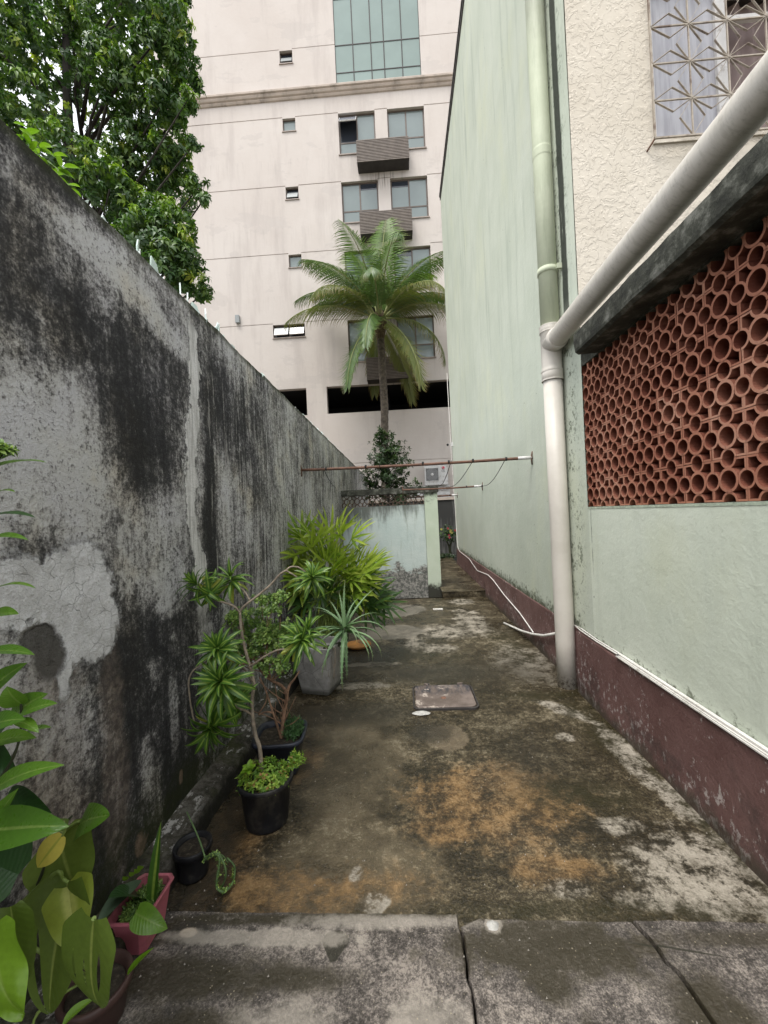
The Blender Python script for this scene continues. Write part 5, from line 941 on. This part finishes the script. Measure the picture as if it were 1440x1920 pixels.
# -- pink rectangular pot
p4=(-1.075,1.565,.02); pk=thing('pink_planter','pink rectangular plastic pot with a strap leaf and mossy weeds','potted plant',p4)
m=MB()
def rr_(hx,hy,z,ch=.018): return [(p4[0]+sx*x,p4[1]+sy*y,z) for sx,sy,x,y in ((-1,-1,hx-ch,hy),(1,-1,hx-ch,hy),(1,-1,hx,hy-ch),(1,1,hx,hy-ch),(1,1,hx-ch,hy),(-1,1,hx-ch,hy),(-1,1,hx,hy-ch),(-1,-1,hx,hy-ch))]
rs=[rr_(.050,.075,.022),rr_(.066,.10,.150),rr_(.074,.108,.153),rr_(.076,.110,.161),rr_(.073,.107,.166),rr_(.064,.098,.163),rr_(.060,.094,.13)]
m.add([p for r_ in rs for p in r_],[(i*8+k,i*8+(k+1)%8,(i+1)*8+(k+1)%8,(i+1)*8+k) for i in range(6) for k in range(8)]+[tuple(range(8))[::-1]]); m.build('pot',M['pinkpot'],pk)
m=MB(); m.box((p4[0]-.060,p4[1]-.092,.12),(p4[0]+.060,p4[1]+.092,.132)); m.build('soil',M['soil'],pk); tuft(pk,(p4[0],p4[1],.132),.05,.085,.035,220,Tmoss,'tiny',5,.8,1.5)
def lb_(parent,name,base,tip,W,mat,up=(0,-.6,.8),curl=.5,fold=.2,n=9,half=2,pw=.9,bs=.06,roll=0,wav=0):
    b=Vector(base); t=Vector(tip); d=t-b; L=d.length*(1+curl*curl/24); m=MB(); 
    F=frame(b,d,up,1,roll)@Matrix.Rotation(curl/3,4,'X'); leaf(m,L,W,curl,fold,n,half,pw=pw,base=bs,wav=wav); return inst(name,m.mesh(name,M[mat]),parent,F)
lb_(pk,'leaf',(-1.040,1.560,0.088),(-1.008,1.600,0.431),.048,'drac',(0,-1,.1),.1,.5,12,2,.75)
lb_(pk,'leaf',(-1.091,1.600,0.117),(-1.116,1.450,0.275),.10,'broadd',(0,-.5,.9),.6)
lb_(pk,'leaf',(-1.119,1.620,0.183),(-1.130,1.400,0.220),.07,'aloed',(0,-.5,.9),.5)
for b_,t_ in (((-1.167,1.620,0.188),(-1.174,1.600,0.214)),((-1.140,1.620,0.205),(-1.147,1.600,0.230)),((-1.117,1.620,0.217),(-1.125,1.600,0.243)),((-1.104,1.620,0.230),(-1.111,1.600,0.255))): lb_(pk,'leaf',b_,t_,.02,'broadl',(0,-.8,.6),.4)
lb_(pk,'leaf',(-1.015,1.440,0.224),(-0.901,1.440,0.167),.085,'broad',(0,-.8,.7),.7,.25,10,3,.7,.2)
# -- split leaf plant in the brown pot at the very front
p5=((-1.059,1.300,0.104)[0],1.30,.02); mo=thing('split_leaf_plant','large olive split leaved plant in a brown pot at the lower left corner','potted plant',p5); pot(mo,p5,.095,.078,.12,M['brownpot'],30,0,.01,.03)
def big(parent,base,tip,W,mat,up,curl=.5,fold=.2,slits=(),heart=.25,roll=0,wav=.03,seed=1,n=28,half=3):
    # broad blade made of lengthwise strips; a slit opens as a lens shaped gap between two strips
    b=Vector(base); d=Vector(tip)-b; L=d.length*(1+curl*curl/24); m=MB(); r=random.Random(seed); ph=r.uniform(0,6); X=[Vector((0,0,0))]; NZ=[]; WD=[]
    for i in range(n+1):
        t=i/n; ang=curl*t*t
        if i: X.append(X[-1]+Vector((0,math.cos(ang),-math.sin(ang)))*(L/n))
        NZ.append(Vector((0,math.sin(ang),math.cos(ang)))); WD.append(W*.5*max(.01,(min(1,(t+.06)/.22)**.6)*(max(0,1-t**2.3)**.75)))
    cuts={-1:[],1:[]}
    for sd,c_,t0,t1,w in slits: cuts[sd].append((c_,t0,t1,w))
    for sd in (-1,1):
        edges=[(0,0,1,0)]+sorted(cuts[sd])+[(1,0,1,0)]
        for e0,e1 in zip(edges,edges[1:]):
            vs=[];au=[];at=[]
            for i in range(n+1):
                t=i/n
                def off(e,sg):
                    c_,t0,t1,w=e; return c_+sg*(w*math.sin(math.pi*(t-t0)/(t1-t0))**.7 if w and t0<t<t1 else 0)
                lo,hi=off(e0,1),off(e1,-1)
                for k in range(half+1):
                    a=lo+(hi-lo)*k/half; c=a*sd; wd=WD[i]
                    vs.append(X[i]+Vector((c*wd,0,0))+NZ[i]*(fold*a*wd*(1-.5*a)+wav*W*math.sin(t*8+ph+c*3)*a)-Vector((0,heart*L*.35*a**1.3*(1-t)**3,0))); au.append(a); at.append(t)
            w_=half+1; fs=[(i*w_+k,i*w_+k+1,(i+1)*w_+k+1,(i+1)*w_+k) for i in range(n) for k in range(half)]
            if sd<0: fs=[f[::-1] for f in fs]
            m.add(vs,fs,True,{'v':[.2]*len(vs),'u':au,'t':at})
    return inst('leaf',m.mesh('leaf',M[mat]),parent,frame(b,d,up,1,roll)@Matrix.Rotation(curl/3,4,'X'))
big(mo,(-0.828,1.020,0.612),(-0.838,1.040,0.362),.185,'olive',(-.25,-1,.35),.5,.25,((-1,.40,.28,.68,.09),(1,.25,.40,.66,.045),(1,.60,.34,.60,.04)),.18,0,.02,3)
big(mo,(-1.031,1.180,0.566),(-1.069,1.140,0.227),.20,'olive',(.3,-1,.3),.3,.45,((1,.5,.35,.98,.12),),.2,.25,.03,5)
big(mo,(-1.036,1.185,0.557),(-0.936,1.100,0.450),.13,'dracy',(.6,-.6,.4),.5,.3,(),.1,.4,.04,6)
big(mo,(-1.114,1.250,0.641),(-1.014,1.200,0.504),.26,'olive',(-.1,-1,.3),.4,.2,(),.25,0,.03,7)
big(mo,(-1.038,1.240,0.689),(-0.883,1.160,0.772),.095,'broad',(0,-.7,.7),.5,.2,(),.15,0,.03,8)
big(mo,(-1.032,1.170,0.717),(-1.080,1.170,0.737),.06,'olive',(0,-.6,.8),.5,.2,(),.1,0,.03,9)
big(mo,(-0.982,0.980,0.758),(-1.083,0.980,0.811),.16,'broadd',(.2,-1,.3),.4,.2,(),.2,0,.02,10)
big(mo,(-1.020,0.950,0.655),(-0.903,0.900,0.510),.14,'broadl',(-.1,-.8,.6),.9,.15,(),.1,.1,.09,11)
big(mo,(-1.026,1.000,0.661),(-0.990,1.000,0.481),.10,'olive',(.3,-1,.2),.4,.2,(),.1,0,.05,12)
lb_(mo,'leaf',(-0.971,1.100,0.763),(-1.030,1.080,0.689),.062,'yellow',(.2,-1,.3),.35,.15,10,3,.85,.1)
lb_(mo,'leaf',(-0.914,1.250,0.215),(-0.828,1.250,0.300),.028,'broadl',(-.6,-.6,.5),.2,.9,9,2,.8); lb_(mo,'leaf',(-0.949,1.050,0.301),(-0.900,1.100,0.317),.04,'broadl',(-.6,-.6,.5),.2,.8,9,2,.8)
stems(mo,[([p5+Vector((0,0,.15)) if False else (p5[0]-.02,1.30,.15),(-1.067,1.250,0.227),(-0.828,1.020,0.612)],.006,.005),([(p5[0]-.02,1.30,.15),(-1.286,1.250,0.359),(-1.067,1.170,0.594),(-1.047,1.180,0.572),(-1.031,1.180,0.561)],.006,.005),([(p5[0],1.30,.15),(-1.213,1.250,0.426),(-1.145,1.240,0.599),(-1.082,1.240,0.673),(-1.038,1.240,0.697)],.005,.004),([(p5[0],1.30,.15),(-1.112,1.280,0.144),(-1.162,1.200,0.154),(-1.134,1.150,0.123)],.005,.004),([(-0.969,1.100,0.799),(-0.964,1.100,0.777),(-0.972,1.100,0.760)],.004,.003)],'gstem','petiole')
stems(mo,[([(p5[0]-.05,1.3,.15),(-1.204,1.220,0.389),(-1.131,1.200,0.568),(-1.072,1.200,0.695),(-1.028,1.200,0.742)],.005,.003)],'dstem','petiole')
# -- leafy shrub reaching in from the left edge
fs_=thing('leafy_shrub','glossy green leafy shrub reaching into the view from the left edge','shrub',(-1.12,.98,0)); r=random.Random(4)
stems(fs_,[([(-1.14,1.0,0),(-1.10,.99,.6),(-1.067,1.000,0.955),(-1.062,1.000,1.195),(-1.047,1.000,1.463),(-1.030,1.000,1.731),(-0.999,1.000,1.796)],.010,.004),([(-1.063,1.000,0.954),(-1.011,1.000,1.020),(-0.983,1.000,1.086),(-0.977,1.000,1.153),(-0.979,1.000,1.169)],.004,.0025)],'dstem')
for b_,t_,W,mt_,up in [((-1.042,1.000,1.756),(-0.857,0.970,1.766),0.03,'broad',(0, -0.35, 1)),((-1.058,1.020,1.695),(-0.960,0.990,1.699),0.026,'broad',(0, -0.4, 1)),((-1.047,1.000,1.640),(-0.892,0.970,1.633),0.03,'broadd',(0, -0.3, 1)),((-1.024,0.980,1.581),(-0.894,0.950,1.580),0.024,'broad',(0, -0.4, 1)),((-1.051,1.000,1.452),(-0.898,0.970,1.463),0.024,'broad',(0, -0.3, 1)),((-1.054,1.000,1.385),(-0.946,0.970,1.400),0.04,'broad',(0, -0.7, 0.8)),((-1.030,0.970,1.309),(-0.881,0.940,1.309),0.034,'broad',(0, -0.6, 0.8)),((-1.087,1.020,1.187),(-0.951,0.990,1.272),0.05,'broad',(0, -0.8, 0.5)),((-0.976,1.000,1.166),(-0.983,0.970,1.222),0.06,'broad',(0.1, -1, 0.3)),((-1.033,1.030,1.113),(-0.911,1.000,1.191),0.065,'broad',(0, -0.9, 0.4)),((-0.948,0.970,1.156),(-0.832,0.940,1.193),0.036,'broad',(0, -0.6, 0.8)),((-1.010,0.950,1.137),(-0.892,0.920,1.167),0.05,'broad',(0, -0.6, 0.8)),((-0.952,0.960,1.143),(-0.869,0.930,1.131),0.03,'broad',(0, -0.5, 0.9)),((-1.065,1.000,1.068),(-0.915,0.970,1.099),0.046,'broad',(0, -0.5, 0.9)),((-1.024,1.030,1.058),(-0.902,1.000,1.109),0.03,'broad',(0, -0.4, 0.9)),((-1.110,1.050,1.062),(-1.026,1.020,1.124),0.07,'broadd',(0, -1, 0.2)),((-1.016,0.950,0.980),(-0.807,0.920,1.062),0.05,'broad',(0, -0.5, 0.9)),((-1.133,1.050,1.035),(-1.018,1.020,0.981),0.085,'broadd',(0.2, -1, 0.2)),((-1.080,0.980,0.863),(-0.828,0.950,0.898),0.095,'broad',(0, -0.7, 0.7)),((-1.134,1.060,0.902),(-1.036,1.030,0.845),0.06,'broadd',(0, -1, 0.3)),((-1.135,1.120,0.876),(-0.994,1.090,0.829),0.06,'broadd',(0, -1, 0.4)),((-1.123,1.030,0.770),(-1.000,1.000,0.953),0.06,'broad',(0, -1, 0.3))]:
    lb_(fs_,'leaf',b_,t_,W,mt_,up,r.uniform(.35,.7),.3,10,3,.85,.05,r.uniform(-.25,.25))
tuft(fs_,(-0.994,1.000,1.793),.022,.02,.02,26,Tw,'tiny',9,.6,1.0,'buds')
# -- creeper leaves over the top of the stained wall
vi=thing('wall_creeper','bright green creeper leaves spilling over the mossy top of the stained wall','creeper',(-1.33,1.5,2.93)); r=random.Random(6); vm_=[lmesh('leaf','broadl',.055,.024,c_,.25,6,1) for c_ in (.4,.9)]
for i in range(46):
    t=r.random(); y_=1.40+.28*t; p=Vector((-1.33+r.uniform(-.07,.07),y_+r.uniform(-.03,.03),2.95+r.uniform(0,.10))); d=Vector((r.uniform(.0,1),r.uniform(-.6,.8),r.uniform(-.4,.6))).normalized(); inst('leaf',vm_[i%2],vi,frame(p,d,s=r.uniform(.7,1.2)))
stems(vi,[([(-1.42,1.3,2.8),(-1.36,1.4,2.97),(-1.34,1.55,2.99),(-1.32,1.7,2.97)],.005,.003),([(-1.42,1.5,2.8),(-1.36,1.5,2.98),(-1.30,1.6,3.0)],.004,.003)],'gstem')
# -- flowering bush at the far end of the passage
fb=thing('flower_bush','small bush with red and yellow flowers at the far end of the narrow passage','bush',(1.46,13.6,.1)); fo=org(fb); r=random.Random(15)
stems(fb,[([fo,fo+Vector((-.02,0,.35)),fo+Vector((-.14,0,.62))],.05,.02),([fo,fo+Vector((.02,0,.35)),fo+Vector((.12,0,.65))],.045,.02)],'dstem'); Tb=[rosette_T(7,.11,.05,-20,60,s+300,.4,.2,2) for s in range(3)]
nb=NB()
for i in range(90): p=fo+Vector((r.gauss(-.02,.17),r.gauss(0,.15),.76+r.gauss(0,.12))); up=(Vector((0,-.5,.8))+rdir(r)*.5).normalized(); nb.stamp(Tb[i%3],frame(p,up.orthogonal(),up,r.uniform(.6,1)),r.random())
tag(nb.build('foliage',M['crown2'],fb),kind='stuff')
for k in range(9):
    mt_=M.setdefault('fl%d'%(k%2),plain('red_petals' if k%2 else 'yellow_petals',(.36,.05,.06) if k%2 else (.42,.38,.10),.6,vary=.1)); m=MB(); c_=fo+Vector((r.uniform(-.32,.22),-.22+r.uniform(-.05,.05),.78+r.uniform(-.14,.18)))
    for j in range(5): leaf(m,.045,.035,.4,.2,3,1,M=frame(c_,(math.cos(j*1.257),-.5,math.sin(j*1.257)),(0,-1,.1)))
    m.build('flower',mt_,fb)
gl=[]
nb=NB()
for i in range(60): p=fo+Vector((r.uniform(-.35,.1),r.uniform(-.3,.2),r.uniform(-.02,.12))); up=(Vector((0,-.3,1))+rdir(r)*.5).normalized(); nb.stamp(Tb[i%3],frame(p,up.orthogonal(),up,r.uniform(.5,.9)),r.random()*.5)
tag(nb.build('low_foliage',M['crown2'],fb),kind='stuff')
# ---------------------------------------------------------------- manhole cover
q=N('rusted_iron_cover',.55,.4); v=q.pos(); P=q.sep(v); n1=q.noise(v,7,8,.7); c=q.mix(q.st(n1,.35,.65),(.115,.088,.074),(.195,.155,.135)); st2=q.noise(q.map(v,(14,3,1)),2,7,.7); dkm=q.mul(q.st(P[1],3.58,3.7),q.st(st2,.4,.6)); c=q.mix(dkm,c,(.045,.043,.05)); lt=q.mul(q.st(q.add(n1,q.mul(q.noise(v,30,5,.7),.5)),.80,.86),q.st(P[0],.42,.2)); c=q.mix(q.mul(lt,.8),c,(.50,.43,.37)); M['cover']=q.done(c,q.mt('MULTIPLY_ADD',n1,.5,.3),q.bump(q.add(n1,q.noise(v,60,4,.7),q.mul(q.voro(v,26),-.6)),.4,.01))
mh=thing('manhole_cover','rusty rounded rectangular iron access cover set in the concrete floor','manhole cover',(.28,3.61,0))
def rrect(hx,hy,r_,n=6): 
    out=[]
    for cx_,cy_,a0 in ((hx-r_,hy-r_,0),(-hx+r_,hy-r_,90),(-hx+r_,-hy+r_,180),(hx-r_,-hy+r_,270)):
        for k in range(n+1): a=R(a0+90*k/n); out.append((.278+cx_+r_*math.cos(a),3.612+cy_+r_*math.sin(a)))
    return out
m=MB(); o1=rrect(.268,.232,.06); i1=rrect(.256,.220,.05); n=len(o1); m.add([(x,y,-.03) for x,y in o1]+[(x,y,.008) for x,y in o1]+[(x,y,.010) for x,y in i1]+[(x,y,-.03) for x,y in i1],[(k*n+i,k*n+(i+1)%n,(k+1)*n+(i+1)%n,(k+1)*n+i) for k in range(3) for i in range(n)]); m.build('frame',M['boxdark'],mh)
m=MB(); p_=rrect(.248,.212,.046); p2=rrect(.243,.207,.042); n=len(p_); m.add([(x,y,-.02) for x,y in p_]+[(x,y,.012) for x,y in p_]+[(x,y,.016) for x,y in p2],[(k*n+i,k*n+(i+1)%n,(k+1)*n+(i+1)%n,(k+1)*n+i) for k in range(2) for i in range(n)]+[tuple(range(2*n,3*n))]); m.build('cover',M['cover'],mh)
for x in (.12,.42): m=MB(); m.box((x,3.845,-.01),(x+.05,3.862,.018)); m.build('hinge',M['cover'],mh)
m=MB(); m.lathe([(0,.022),(.02,.02),(.024,.0165)],10,(.27,3.56,0)); m.build('keyhole_plug',M['rusty'],mh)
m=MB()
r=random.Random(33)
def lump(c,rx,ry,h,sd,mat,label,name='mortar_lump'):
    m=MB(); m.grid(lambda u,v:(c[0]+rx*math.cos(u*6.2832)*v*(1+.25*mnoise.noise(Vector((math.cos(u*6.28)*2,math.sin(u*6.28)*2,sd)))),c[1]+ry*math.sin(u*6.2832)*v*(1+.25*mnoise.noise(Vector((math.cos(u*6.28)*2,math.sin(u*6.28)*2,sd)))),c[2]+h*(1-v**2.5)+h*.25*mnoise.noise(Vector((u*9,v*3,sd)))),16,5); return tag(m.build(name,mat),label,'stone')
mw_=plain('pale_mortar',(.46,.45,.42),.9,vary=.2,sc_=25,bump=.6,bsc=60)
lump((.27,1.615,.0),.028,.024,.018,2,mw_,'pale mortar lump stuck on the front slab near its edge')
lump((.07,3.33,.0),.075,.035,.014,4,mw_,'flat white mortar scrap just in front of the iron cover')
# gravel, grit and leaf crumbs lying about
gq=N('grit',.9); M['grit']=gq.done(gq.mix(gq.noise(gq.pos(),40,2,.5),(.16,.145,.125),(.36,.33,.29)))
m=MB(); r=random.Random(44)
for i in range(700):
    x=r.uniform(-1.05,1.42); y=1.0+r.random()**1.5*5; zz=(fz(x,y) if y>1.67 else (.024 if x<.15 else .008)); s_=r.uniform(.0012,.0042)
    m.add([(x-s_,y-s_,zz),(x+s_,y-s_*.6,zz),(x+s_*.3,y+s_,zz),(x,y,zz+s_*1.3)],[(0,1,3),(1,2,3),(2,0,3)])
tag(m.build('grit',M['grit']),'fine pale grit scattered over the concrete floor','grit',kind='stuff')
